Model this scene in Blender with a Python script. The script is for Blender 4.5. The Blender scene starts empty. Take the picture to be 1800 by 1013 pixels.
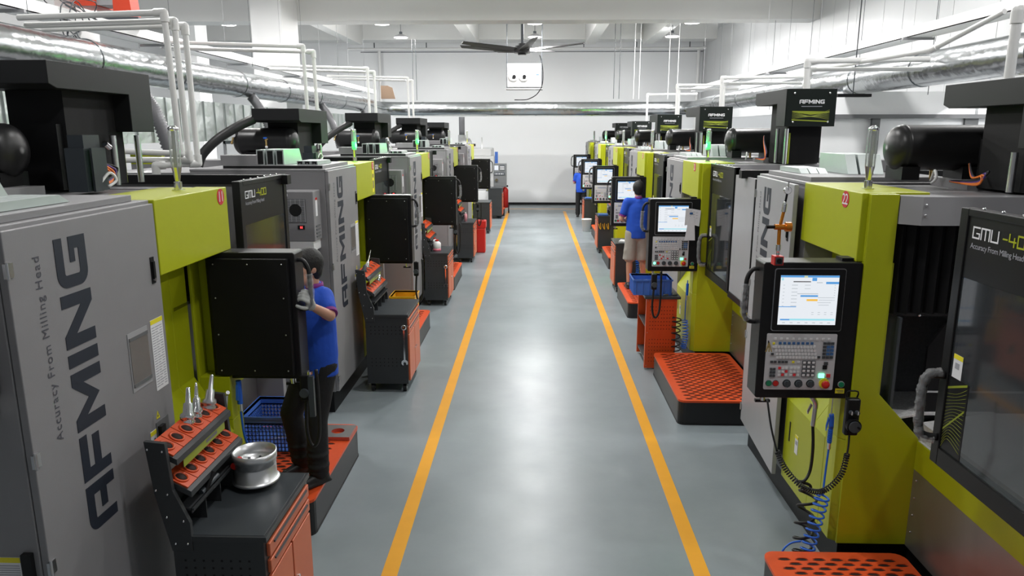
import bpy, bmesh, math, random
from mathutils import Vector, Matrix
R = math.radians
PI = math.pi
rnd = random.Random(7)
SC = bpy.context.scene
COL = SC.collection

# ------------------------------------------------------------------ camera
cam_d = bpy.data.cameras.new('camera')
cam = bpy.data.objects.new('camera', cam_d)
COL.objects.link(cam)
cam.location = (0, 0, 2.8)
cam.rotation_euler = (R(90 - 12.104), 0, R(1.706))
cam_d.sensor_width = 36
cam_d.lens = 36 * 1280 / 1800.0
cam_d.clip_start = .05
cam_d.clip_end = 200
SC.camera = cam
SC.view_settings.view_transform = 'Standard'
SC.view_settings.look = 'None'
SC.view_settings.gamma = 1
SC.view_settings.use_curve_mapping = False
SC.view_settings.exposure = 0.0
# ------------------------------------------------------------------ world
W = bpy.data.worlds.new('world')
SC.world = W
W.use_nodes = True
W.node_tree.nodes['Background'].inputs[0].default_value = (.93, .96, 1, 1)
W.node_tree.nodes['Background'].inputs[1].default_value = .2
LAMP_W = {3.0: (46, 9), 7.0: (60, 10), 10.7: (95, 14), 14.2: (125, 22), 19.3: (150, 55), 22.0: (170, 100)}
LAMPS = [(x, y) for y in (3.0, 7.0, 10.7, 14.2, 19.3, 22.0) for x in (-7.8, -3.87, 0.0, 3.93, 7.8)] + [(9.8, 4.0), (9.8, 7.0), (9.8, 9.8)]  # last three are added, unseen, only to brighten the partition in the side bay

# ------------------------------------------------------------------ materials
MATS = {}
def mat(name, col, rough=.5, metal=0., emit=0., noise=0., nscale=8., bump=0., bscale=60., coat=0., alpha=1., trans=0., emcol=None, ior=1.45):
    m = bpy.data.materials.new(name)
    m.use_nodes = True
    nt = m.node_tree
    b = nt.nodes['Principled BSDF']
    b.inputs['Base Color'].default_value = (*col, 1)
    b.inputs['Roughness'].default_value = rough
    b.inputs['Metallic'].default_value = metal
    b.inputs['IOR'].default_value = ior
    if coat: b.inputs['Coat Weight'].default_value = coat; b.inputs['Coat Roughness'].default_value = .1
    if trans: b.inputs['Transmission Weight'].default_value = trans
    if alpha < 1: b.inputs['Alpha'].default_value = alpha
    if emit:
        b.inputs['Emission Color'].default_value = (*(emcol or col), 1)
        b.inputs['Emission Strength'].default_value = emit
    tc = nt.nodes.new('ShaderNodeTexCoord')
    if noise:
        n = nt.nodes.new('ShaderNodeTexNoise'); n.inputs['Scale'].default_value = nscale; n.inputs['Detail'].default_value = 4
        nt.links.new(tc.outputs['Object'], n.inputs['Vector'])
        mx = nt.nodes.new('ShaderNodeMix'); mx.data_type = 'RGBA'
        mx.inputs[6].default_value = (*[c * (1 - noise) for c in col], 1)
        mx.inputs[7].default_value = (*[min(1, c * (1 + noise)) for c in col], 1)
        nt.links.new(n.outputs['Fac'], mx.inputs[0]); nt.links.new(mx.outputs[2], b.inputs['Base Color'])
    if bump:
        n = nt.nodes.new('ShaderNodeTexNoise'); n.inputs['Scale'].default_value = bscale; n.inputs['Detail'].default_value = 3
        nt.links.new(tc.outputs['Object'], n.inputs['Vector'])
        bp = nt.nodes.new('ShaderNodeBump'); bp.inputs['Strength'].default_value = bump; bp.inputs['Distance'].default_value = .045 if 'foil' in name else .02
        nt.links.new(n.outputs['Fac'], bp.inputs['Height']); nt.links.new(bp.outputs[0], b.inputs['Normal'])
    MATS[name] = m
    return m
GREY = mat('grey_paint', (.26, .256, .265), .42, noise=.05, bump=.05, bscale=250)
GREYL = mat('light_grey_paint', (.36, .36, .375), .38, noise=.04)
LIME = mat('lime_paint', (.42, .46, .009), .38, noise=.04, bump=.04, bscale=250)
BLACK = mat('black_paint', (.008, .008, .009), .45, noise=.1, ior=1.3)
BLACKS = mat('black_satin', (.010, .010, .011), .38, ior=1.35)
BLACKM = mat('black_matte', (.006, .006, .007), .8)
DKBLUE = mat('logo_navy', (.018, .024, .038), .5)
HEAD = mat('head_cover_black', (.012, .0125, .0135), .5, ior=1.3)
HEADP = mat('head_panel_green_black', (.010, .014, .012), .2)
STEEL = mat('steel', (.62, .62, .64), .28, 1., noise=.08, nscale=20)
TRAY = mat('wet_steel_tray', (.85, .85, .86), .4, .25, noise=.4, nscale=60, bump=.6, bscale=150)
DSHEET = mat('dark_wet_sheet', (.16, .16, .165), .3, .3, noise=.3, nscale=70)
TANK = mat('tank_enamel', (.012, .012, .013), .36)
SHEET = mat('brushed_sheet', (.36, .35, .34), .36, .75, noise=.05)
GALV = mat('galvanised_hood', (.55, .60, .59), .4, .55, noise=.06)
CHROME = mat('chrome', (.85, .85, .87), .12, 1.)
FOIL = mat('foil_duct', (.44, .46, .47), .24, 1., noise=.12, nscale=3, bump=.5, bscale=3.2)
FOILR = mat('foil_sheet', (.66, .70, .69), .36, .75, noise=.15, nscale=3, bump=.7, bscale=3)
WHITE = mat('white_plaster', (.80, .80, .80), .7, noise=.02, nscale=2)
WALLP = mat('white_wall_panel', (.83, .84, .85), .32, noise=.015, nscale=1.2)
WALLR = mat('satin_wall_panel', (.60, .61, .62), .4, noise=.03, nscale=1.2)
CEIL = mat('ceiling_paint', (.66, .66, .65), .8, noise=.02, nscale=1)
PVC = mat('white_pvc', (.80, .80, .79), .32)
WPLA = mat('white_plastic', (.78, .78, .78), .35)
ORANGE = mat('orange_paint', (.62, .075, .014), .38, noise=.06)
ORANGEP = mat('orange_grating', (.70, .085, .02), .4, noise=.08, nscale=25)
ORANGEL = mat('orange_door', (.60, .14, .06), .4)
SLOT = mat('dark_slot', (.02, .008, .006), .8)
CART = mat('charcoal_cart', (.035, .038, .041), .42, noise=.1)
CARTT = mat('worktop_rubber', (.045, .052, .058), .38, noise=.25, nscale=6)
SIDE = mat('platform_side', (.014, .014, .015), .4, noise=.2, nscale=5)
RUBBER = mat('black_rubber', (.012, .012, .013), .5)
HOSE = mat('grey_hose', (.16, .16, .17), .3, .3)
BLUEH = mat('blue_hose', (.02, .13, .62), .3)
BLUEC = mat('blue_crate_plastic', (.07, .18, .60), .42, noise=.05)
YELC = mat('yellow_crate_plastic', (.80, .42, .02), .4)
RED = mat('red_paint', (.55, .02, .015), .35)
REDD = mat('red_disc', (.62, .03, .05), .4)
REDO = mat('red_orange_cabinet', (.70, .06, .02), .45)
YELLOW = mat('yellow_label', (.85, .75, .03), .5)
PAPER = mat('paper', (.80, .80, .82), .7, noise=.04, nscale=30)
INK = mat('ink', (.08, .08, .10), .6)
INKG = mat('grey_ink', (.38, .38, .42), .6)
LINE = mat('floor_line_paint', (.80, .36, .008), .38, noise=.08, nscale=6)
KEYP = mat('keypad_plate', (.58, .58, .60), .4)
KEYW = mat('key_white', (.75, .75, .76), .4)
KEYD = mat('key_dark', (.06, .065, .07), .4)
KEYB = mat('key_blue', (.05, .14, .33), .4)
KEYR = mat('key_red', (.75, .04, .05), .4)
SCR = mat('screen_white', (.03, .03, .035), .25, emit=.95, emcol=(.84, .88, .93))
SCRB = mat('screen_blue', (.03, .03, .035), .25, emit=.95, emcol=(.10, .35, .75))
SCRC = mat('screen_cyan', (.03, .03, .035), .25, emit=.95, emcol=(.35, .78, .88))
SCRO = mat('screen_orange', (.03, .03, .035), .25, emit=.95, emcol=(.95, .55, .08))
SCRG = mat('screen_grey', (.03, .03, .035), .25, emit=.95, emcol=(.50, .54, .58))
SCRY = mat('screen_yellow', (.03, .03, .035), .25, emit=.95, emcol=(.95, .85, .2))
GREENL = mat('green_lamp', (.02, .9, .25), .3, emit=5, emcol=(.01, 1, .05))
GREENK = mat('green_button_lit', (.1, .9, .4), .3, emit=2.5, emcol=(.2, 1, .5))
GREENB = mat('green_button', (.01, .22, .10), .35)
LAMPE = mat('lamp_diffuser', (1, 1, 1), .4, emit=9)
REDLED = mat('red_digits', (.9, .05, .05), .4, emit=2.5)
SKIN = mat('skin', (.56, .30, .21), .5, noise=.05)
HAIR = mat('black_hair', (.010, .009, .009), .6, bump=.25, bscale=90)
POLO = mat('blue_polo_cloth', (.012, .075, .50), .75, noise=.10, nscale=14, bump=.3, bscale=14)
POLOT = mat('magenta_trim', (.20, .02, .20), .7)
TROU = mat('black_trousers_cloth', (.012, .012, .014), .8, bump=.4, bscale=12)
SHORT = mat('khaki_shorts_cloth', (.34, .31, .28), .8, noise=.08, bump=.5, bscale=14)
GLOVE = mat('grey_glove', (.45, .46, .45), .8, bump=.3, bscale=60)
SHOE = mat('black_shoe', (.014, .014, .016), .45)
COPPER = mat('copper_edge', (.5, .12, .08), .4, .3)
BRASS = mat('brass', (.75, .52, .22), .25, 1.)
OCABLE = mat('orange_cable', (.85, .22, .04), .4)
PURPLE = mat('violet_cable', (.10, .05, .25), .4)
ANOD = mat('orange_anodised', (.72, .25, .03), .25, .7)
CARD = mat('cardboard', (.15, .10, .065), .8, noise=.2, nscale=40)
DGREY = mat('dark_grey_plastic', (.06, .07, .08), .4)
MGREY = mat('mid_grey_panel', (.14, .145, .15), .45)
SERVO = mat('servo_motor_blue_grey', (.022, .028, .035), .4)
# see-through things
def glassmat(name, tint, rough, alpha):
    m = mat(name, tint, rough, alpha=alpha)
    return m
GLASS = mat('smoked_door_glass', (.045, .050, .055), .06, alpha=.72, coat=.6)
TUBEG = mat('clear_tube', (.6, .66, .64), .08, alpha=.25, coat=1)
FILM = mat('clear_film', (.75, .76, .78), .15, alpha=.26, bump=1., bscale=45)
LIMEL = mat('lime_graphic', (.30, .36, .03), .4)
FAN_B = mat('fan_blade_dark', (.03, .03, .032), .5)

# floor with soft mottling and gloss
FLOOR = mat('epoxy_floor', (.20, .235, .255), .3)
nt = FLOOR.node_tree; bs = nt.nodes['Principled BSDF']
tc = nt.nodes['Texture Coordinate'] if 'Texture Coordinate' in nt.nodes else nt.nodes.new('ShaderNodeTexCoord')
n1 = nt.nodes.new('ShaderNodeTexNoise'); n1.inputs['Scale'].default_value = .9; n1.inputs['Detail'].default_value = 6; n1.inputs['Roughness'].default_value = .62
nt.links.new(tc.outputs['Object'], n1.inputs['Vector'])
cr = nt.nodes.new('ShaderNodeValToRGB')
cr.color_ramp.elements[0].position = .3; cr.color_ramp.elements[0].color = (.20, .235, .25, 1)
cr.color_ramp.elements[1].position = .7; cr.color_ramp.elements[1].color = (.265, .30, .32, 1)
nt.links.new(n1.outputs['Fac'], cr.inputs[0]); nt.links.new(cr.outputs[0], bs.inputs['Base Color'])
n2 = nt.nodes.new('ShaderNodeTexNoise'); n2.inputs['Scale'].default_value = 3; n2.inputs['Detail'].default_value = 5
nt.links.new(tc.outputs['Object'], n2.inputs['Vector'])
mr = nt.nodes.new('ShaderNodeMapRange'); mr.inputs[3].default_value = .26; mr.inputs[4].default_value = .42
nt.links.new(n2.outputs['Fac'], mr.inputs[0]); nt.links.new(mr.outputs[0], bs.inputs['Roughness'])

# ------------------------------------------------------------------ mesh builder
CACHE = {}
def rot2(a, b): return Vector((0, 0, 1)).rotation_difference(Vector(b) - Vector(a)).to_matrix()
class MB:
    def __init__(s, M=None):
        s.v = []; s.f = []; s.fm = []; s.sm = []; s.mats = []; s.M = M
    def mi(s, m):
        if m not in s.mats: s.mats.append(m)
        return s.mats.index(m)
    def add(s, vs, fs, m, smooth=False):
        o = len(s.v)
        if s.M is not None: vs = [s.M @ Vector(v) for v in vs]
        s.v += [tuple(v) for v in vs]
        k = s.mi(m)
        for f in fs:
            s.f.append([i + o for i in f]); s.fm.append(k); s.sm.append(smooth)
        return s
    def box(s, x0, x1, y0, y1, z0, z1, m):
        vs = [(x, y, z) for z in (z0, z1) for y in (y0, y1) for x in (x0, x1)]
        return s.add(vs, [(0, 2, 3, 1), (4, 5, 7, 6), (0, 1, 5, 4), (2, 6, 7, 3), (0, 4, 6, 2), (1, 3, 7, 5)], m)
    def prism(s, pts, ax, a0, a1, m, smooth=False):
        n = len(pts)
        def P(p, a):
            if ax == 'x': return (a, p[0], p[1])
            if ax == 'y': return (p[0], a, p[1])
            return (p[0], p[1], a)
        vs = [P(p, a0) for p in pts] + [P(p, a1) for p in pts]
        fs = [tuple(range(n))[::-1], tuple(range(n, 2 * n))] + [(i, (i + 1) % n, (i + 1) % n + n, i + n) for i in range(n)]
        return s.add(vs, fs, m, smooth)
    def quad(s, a, b, c, d, m): return s.add([a, b, c, d], [(0, 1, 2, 3)], m)
    def cyl(s, p0, p1, r0, m, r1=None, n=16, smooth=True, caps=True):
        r1 = r0 if r1 is None else r1
        p0 = Vector(p0); p1 = Vector(p1); Q = rot2(p0, p1)
        ring = [Q @ Vector((math.cos(2 * PI * i / n), math.sin(2 * PI * i / n), 0)) for i in range(n)]
        vs = [p0 + q * r0 for q in ring] + [p1 + q * r1 for q in ring]
        s.add(vs, [(i, (i + 1) % n, (i + 1) % n + n, i + n) for i in range(n)], m, smooth)
        if caps:
            s.add(vs[:n], [tuple(range(n))[::-1]], m); s.add(vs[n:], [tuple(range(n))], m)
        return s
    def tube(s, pts, r, m, n=8, sub=0, closed=False, rs=None):
        pts = [Vector(p) for p in pts]
        if sub: pts = spline(pts, sub)
        vs = []; N = len(pts); t = (pts[1] - pts[0]).normalized()
        u = t.orthogonal().normalized()
        for i, p in enumerate(pts):
            t2 = (pts[min(i + 1, N - 1)] - pts[max(i - 1, 0)])
            t2 = t2.normalized() if t2.length > 1e-9 else t
            u = t.rotation_difference(t2) @ u; t = t2
            w = t.cross(u)
            rr = rs[i] if rs else r
            vs += [p + (u * math.cos(2 * PI * k / n) + w * math.sin(2 * PI * k / n)) * rr for k in range(n)]
        fs = [(i * n + k, i * n + (k + 1) % n, (i + 1) * n + (k + 1) % n, (i + 1) * n + k) for i in range(N - 1) for k in range(n)]
        fs += [tuple(range(n))[::-1], tuple(range((N - 1) * n, N * n))]
        return s.add(vs, fs, m, True)
    def lathe(s, prof, c, m, axis='z', n=32, smooth=True):
        c = Vector(c); vs = []
        for r, h in prof:
            for k in range(n):
                a = 2 * PI * k / n; x, y = r * math.cos(a), r * math.sin(a)
                vs.append(c + Vector({'z': (x, y, h), 'x': (h, x, y), 'y': (y, h, x)}[axis]))
        N = len(prof)
        fs = [(i * n + k, i * n + (k + 1) % n, (i + 1) * n + (k + 1) % n, (i + 1) * n + k) for i in range(N - 1) for k in range(n)]
        fs += [tuple(range(n))[::-1], tuple(range((N - 1) * n, N * n))]
        return s.add(vs, fs, m, smooth)
    def ball(s, c, r, m, n=12, sc=(1, 1, 1), Q=None):
        c = Vector(c); vs = []; h = n // 2
        for i in range(h + 1):
            th = PI * i / h
            for k in range(n):
                a = 2 * PI * k / n
                p = Vector((math.sin(th) * math.cos(a) * sc[0], math.sin(th) * math.sin(a) * sc[1], math.cos(th) * sc[2])) * r
                vs.append(c + (Q @ p if Q else p))
        fs = [(i * n + k, i * n + (k + 1) % n, (i + 1) * n + (k + 1) % n, (i + 1) * n + k) for i in range(h) for k in range(n)]
        return s.add(vs, fs, m, True)
    def caps(s, p0, p1, r0, r1, m, n=14):
        s.ball(p0, r0, m, n); s.ball(p1, r1, m, n); return s.cyl(p0, p1, r0, m, r1, n)
    def build(s, name, parent=None, key=None, bevel=0, loc=None, rotz=None, seg=2, mods=None):
        me = CACHE.get(key) if key else None
        if me is None:
            me = bpy.data.meshes.new(name)
            me.from_pydata(s.v, [], s.f)
            for m in s.mats: me.materials.append(m)
            for p, k, q in zip(me.polygons, s.fm, s.sm): p.material_index = k; p.use_smooth = q
            bm = bmesh.new(); bm.from_mesh(me)
            bmesh.ops.remove_doubles(bm, verts=bm.verts, dist=1e-5) if bevel == 0 and mods else None
            bmesh.ops.recalc_face_normals(bm, faces=bm.faces)
            bm.to_mesh(me); bm.free()
            if key: CACHE[key] = me
        o = bpy.data.objects.new(name, me); COL.objects.link(o)
        if parent: o.parent = parent
        if loc: o.location = loc
        if rotz is not None: o.rotation_euler = (0, 0, rotz)
        if bevel:
            b = o.modifiers.new('bevel', 'BEVEL'); b.width = bevel; b.segments = seg; b.limit_method = 'ANGLE'; b.angle_limit = R(40)
        if mods: mods(o)
        return o
def spline(P, k):
    out = []; n = len(P)
    for i in range(n - 1):
        p0 = P[max(i - 1, 0)]; p1 = P[i]; p2 = P[i + 1]; p3 = P[min(i + 2, n - 1)]
        for j in range(k):
            t = j / k
            out.append(.5 * ((2 * p1) + (p2 - p0) * t + (2 * p0 - 5 * p1 + 4 * p2 - p3) * t * t + (3 * p1 - p0 - 3 * p2 + p3) * t ** 3))
    out.append(P[-1]); return out
def helix(P, r, turns, per=10):
    P = spline([Vector(p) for p in P], 12)
    N = int(turns * per); L = len(P) - 1; out = []
    t = (P[1] - P[0]).normalized(); u = t.orthogonal().normalized()
    for i in range(N + 1):
        f = i / N * L; k = min(int(f), L - 1); p = P[k].lerp(P[k + 1], f - k)
        t2 = (P[k + 1] - P[k]).normalized(); u = t.rotation_difference(t2) @ u; t = t2; w = t.cross(u)
        a = 2 * PI * i / per
        out.append(p + (u * math.cos(a) + w * math.sin(a)) * r)
    return out
def rrect(x0, x1, y0, y1, r, n=4):
    pts = []
    for cx, cy, a in ((x1 - r, y1 - r, 0), (x0 + r, y1 - r, 90), (x0 + r, y0 + r, 180), (x1 - r, y0 + r, 270)):
        for i in range(n + 1):
            t = R(a + 90 * i / n); pts.append((cx + r * math.cos(t), cy + r * math.sin(t)))
    return pts
def tag(o, label, cat, group=None, kind=None):
    if label: o['label'] = label
    if cat: o['category'] = cat
    if group: o['group'] = group
    if kind: o['kind'] = kind
    return o
def thing(name, label, cat, loc=(0, 0, 0), rotz=0, group=None):
    o = bpy.data.objects.new(name, None); COL.objects.link(o)
    o.empty_display_size = .1
    o.location = loc; o.rotation_euler = (0, 0, rotz)
    return tag(o, label, cat, group)
def struct(o): o['kind'] = 'structure'; return o

# lettering -------------------------------------------------------------------
def arc(cx, cy, ro, ri, a0, a1, n=6):
    o = [(cx + ro * math.cos(R(a0 + (a1 - a0) * i / n)), cy + ro * math.sin(R(a0 + (a1 - a0) * i / n))) for i in range(n + 1)]
    i_ = [(cx + ri * math.cos(R(a0 + (a1 - a0) * i / n)), cy + ri * math.sin(R(a0 + (a1 - a0) * i / n))) for i in range(n + 1)]
    return o + i_[::-1]
def rc(a, b, c, d): return [(a, b), (c, b), (c, d), (a, d)]
GL = {
 'A': (1.05, [rc(0, 0, .25, .7), arc(.3, .7, .3, .05, 90, 180), rc(.3, .75, .8, 1), rc(.8, 0, 1.05, 1), rc(.4, .3, .8, .52)]),
 'F': (1.0, [rc(0, 0, .25, 1), rc(.25, .75, 1, 1), rc(.25, .33, .92, .57)]),
 'M': (1.25, [rc(0, 0, .26, 1), rc(.99, 0, 1.25, 1), [(.26, 1), (.26, .62), (.625, .12), (.625, .5)], [(.99, 1), (.625, .5), (.625, .12), (.99, .62)]]),
 'I': (.27, [rc(0, 0, .27, 1)]),
 'N': (1.1, [rc(0, 0, .26, 1), rc(.84, 0, 1.1, 1), [(.26, 1), (.26, .62), (.84, 0), (.84, .38)]]),
 'G': (1.02, [rc(0, .3, .25, .7), arc(.3, .7, .3, .05, 90, 180), arc(.3, .3, .3, .05, 180, 270), rc(.3, .75, 1.02, 1), rc(.3, 0, 1.02, .25), rc(.77, .25, 1.02, .55), rc(.5, .38, .77, .55)])}
THIN = {
 'G': (1.0, [rc(0, 0, .13, 1), rc(.13, .87, 1, 1), rc(.13, 0, 1, .13), rc(.87, .13, 1, .5), rc(.5, .4, .87, .5)]),
 'M': (1.2, [rc(0, 0, .13, 1), rc(.13, .87, 1.07, 1), rc(1.07, 0, 1.2, 1), rc(.54, 0, .67, .87)]),
 'U': (1.0, [rc(0, 0, .13, 1), rc(.13, 0, 1, .13), rc(.87, .13, 1, 1)]),
 '-': (.6, [rc(0, .42, .6, .54)]),
 '4': (.9, [rc(0, .35, .13, 1), rc(.13, .35, .9, .47), rc(.6, 0, .73, .35), rc(.6, .47, .73, .75)]),
 '0': (.9, [rc(0, 0, .13, 1), rc(.13, .87, .77, 1), rc(.13, 0, .77, .13), rc(.77, 0, .9, 1)])}
def letters(mb, txt, font, org, u, v, h, m, gap=.13, th=.0015):
    """polygon letters from org, reading along u, tops along v"""
    org = Vector(org); u = Vector(u).normalized(); v = Vector(v).normalized(); n = u.cross(v); x = 0
    for ch in txt:
        if ch == ' ': x += .6; continue
        w, polys = font[ch]
        for p in polys:
            k = len(p)
            vs = [org + (u * (x + a) + v * b) * h for a, b in p] + [org + (u * (x + a) + v * b) * h + n * th for a, b in p]
            mb.add(vs, [tuple(range(k, 2 * k))] + [(i, (i + 1) % k, (i + 1) % k + k, i + k) for i in range(k)], m)
        x += w + gap
def text(mb, txt, org, u, v, size, m, track=1.0, align='LEFT', th=.0012):
    """the built-in font as flat polygons lying on a plane"""
    key = ('txt', txt, track, align)
    if key not in CACHE:
        cu = bpy.data.curves.new('t', 'FONT'); cu.body = txt; cu.size = 1; cu.space_character = track; cu.align_x = align; cu.resolution_u = 3
        ob = bpy.data.objects.new('t', cu); COL.objects.link(ob)
        dg = bpy.context.evaluated_depsgraph_get(); me = bpy.data.meshes.new_from_object(ob.evaluated_get(dg))
        CACHE[key] = ([tuple(v.co) for v in me.vertices], [tuple(p.vertices) for p in me.polygons])
        bpy.data.objects.remove(ob); bpy.data.curves.remove(cu); bpy.data.meshes.remove(me)
    vs, fs = CACHE[key]
    org = Vector(org); u = Vector(u).normalized(); v = Vector(v).normalized(); n = u.cross(v)
    mb.add([org + (u * a + v * b) * size + n * th for a, b, c in vs], fs, m)

# ================================================================== SETTING
def st(name, *boxes, m=WHITE, bevel=0):
    mb = MB()
    for b in boxes: mb.box(*b, m)
    return struct(mb.build(name, bevel=bevel))
YB = 28.7
st('floor', (-14, 14, -4, YB + .2, -.1, 0), m=FLOOR)
st('ceiling', (-14, 14, -4, YB + .2, 6.55, 6.7), m=CEIL)
st('wall_back', (-14, 14, YB, YB + .2, 0, 6.55), m=WALLP)
st('wall_left', (-14.2, -14, -4, YB, 0, 6.55), m=WALLP)
st('wall_right', (11.5, 11.7, -4, YB, 0, 6.55), m=WALLP)
wr = MB()
y = -2.0
while y < YB:
    wr.box(6.3, 6.42, y, min(y + 1.14, YB), 3.25, 6.27, WALLR); y += 1.15
wr.box(6.33, 6.4, -2, YB, 3.26, 6.26, MGREY)
struct(wr.build('wall_right_bulkhead'))
st('trim_1', (-14, 14, YB - .02, YB, 0, .09), m=BLACKS)              # dark skirting on the back wall
st('trim_2', (-6.6, 6.3, YB - .012, YB, 5.74, 5.765), m=DGREY)       # dark line at the top of the panels
bm_ = MB()
bm_.box(-14, 6.3, 17.2, 17.8, 5.25, 6.55, CEIL)
struct(bm_.build('ceiling_beam'))
st('ceiling_beam', (-14, 6.3, 26.6, 27.4, 5.95, 6.55), m=CEIL)
st('ceiling_beam', (-14, 6.3, 8.0, 8.6, 5.5, 6.55), m=CEIL)
for x in (-6.4, -2.3, 1.75, 3.75):
    st('ceiling_beam', (x, x + .35, 17.8, 26.6, 5.78, 6.55), m=CEIL)
st('wall_column', (-6.02, -5.36, 16.1, 17.2, 0, 6.55), m=WHITE)
st('wall_column', (-9.2, -5.55, 8.75, 9.6, 3.9, 6.55), m=WHITE)
st('wall_column', (-10.6, -9.8, 21.8, 22.6, 0, 6.55), m=WHITE)
st('wall_partition', (4.25, 6.55, 11.6, 11.68, 0, 3.4), (6.75, 11.5, 11.6, 11.68, 0, 3.4), m=WALLP)
st('trim_3', (4.25, 11.5, 11.5, 11.6, 3.0, 3.06), (5.15, 5.27, 11.54, 11.6, 0, 3.0), (6.55, 6.75, 11.56, 11.7, 0, 3.0), m=MGREY)
st('wall_low_panel', (-13.9, -6.5, 13.4, 13.5, 0, 3.1), m=WALLP)

# floor lines
ln = MB()
for x in (-.9175, 1.102):
    ln.box(x - .052, x + .052, -3, 26.3, 0, .0025, LINE)
struct(ln.build('floor_marking'))
st('floor_marking', (-1.25, 1.9, 27.05, 27.15, 0, .0025), m=LINE)
# repaired strip by machine edge
# ------------------------------------------------------------------ lamps
def lamp(x, y):
    t = thing('high_bay_lamp', None, 'ceiling lamp', (x, y, 5.47), 0, 'ceiling lamps')
    b = MB(); b.lathe([(.0, .0), (.2, .0), (.21, .012), (.19, .035), (.1, .075), (.05, .095), (0, .095)], (0, 0, 0), GREYL, n=24)
    b.build('lamp_shade', t, key='lshade')
    b = MB(); b.lathe([(0, -.012), (.185, -.012), (.195, -.001), (0, -.001)], (0, 0, 0), LAMPE, n=24)
    b.build('diffuser', t, key='ldiff')
    b = MB(); b.cyl((0, 0, .09), (0, 0, .16), .045, DGREY); b.cyl((0, 0, .16), (0, 0, 1.08), .008, DGREY)
    b.build('hanger_rod', t, key='lrod')
    wa, wp = LAMP_W.get(y, (200, 40))
    if x > 9: wa, wp = 200, 40  # power of the added side bay lamps that light the partition
    for kind, w_, dz in (('AREA', wa, -.02), ('POINT', wp, -.17)):
        nm = 'high_bay_%s_%g' % (kind.lower(), w_)
        L = bpy.data.lights.get(nm) or bpy.data.lights.new(nm, kind)
        L.energy = w_; L.color = (1, .985, .97)
        if kind == 'AREA': L.shape = 'DISK'; L.size = .38
        else: L.shadow_soft_size = .14
        lo = bpy.data.objects.new('lamp_light', L); COL.objects.link(lo); lo.parent = t; lo.location = (0, 0, dz)
    return t
names = {(0.0, 19.3): 'round white lamp just behind the beam above the fan', (0.0, 22.0): 'round white lamp hanging above the boxed wall unit',
         (-3.87, 19.3): 'round lamp cut by the beam, near the column side of the aisle', (-3.87, 22.0): 'full round lamp hanging between column and fan',
         (3.93, 19.3): 'round lamp cut by the beam on the wall side of the aisle', (3.93, 22.0): 'full round lamp hanging near the white panelled wall',
         (-7.8, 19.3): 'lone round lamp beyond the column, over the far bay'}
for x, y in LAMPS:
    t = lamp(x, y)
    t['label'] = names.get((x, y), 'round high bay lamp under the ceiling, out of the view')  # fallback label also covers the added side bay lamps

# ================================================================== MACHINES
S_ = 1.15
MM = Matrix.Translation((0, 0, 2.8 - 2.8 * S_)) @ Matrix.Scale(S_, 4)
def MBM(): return MB(MM)
Z0 = .3655   # floor in machine units

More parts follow.
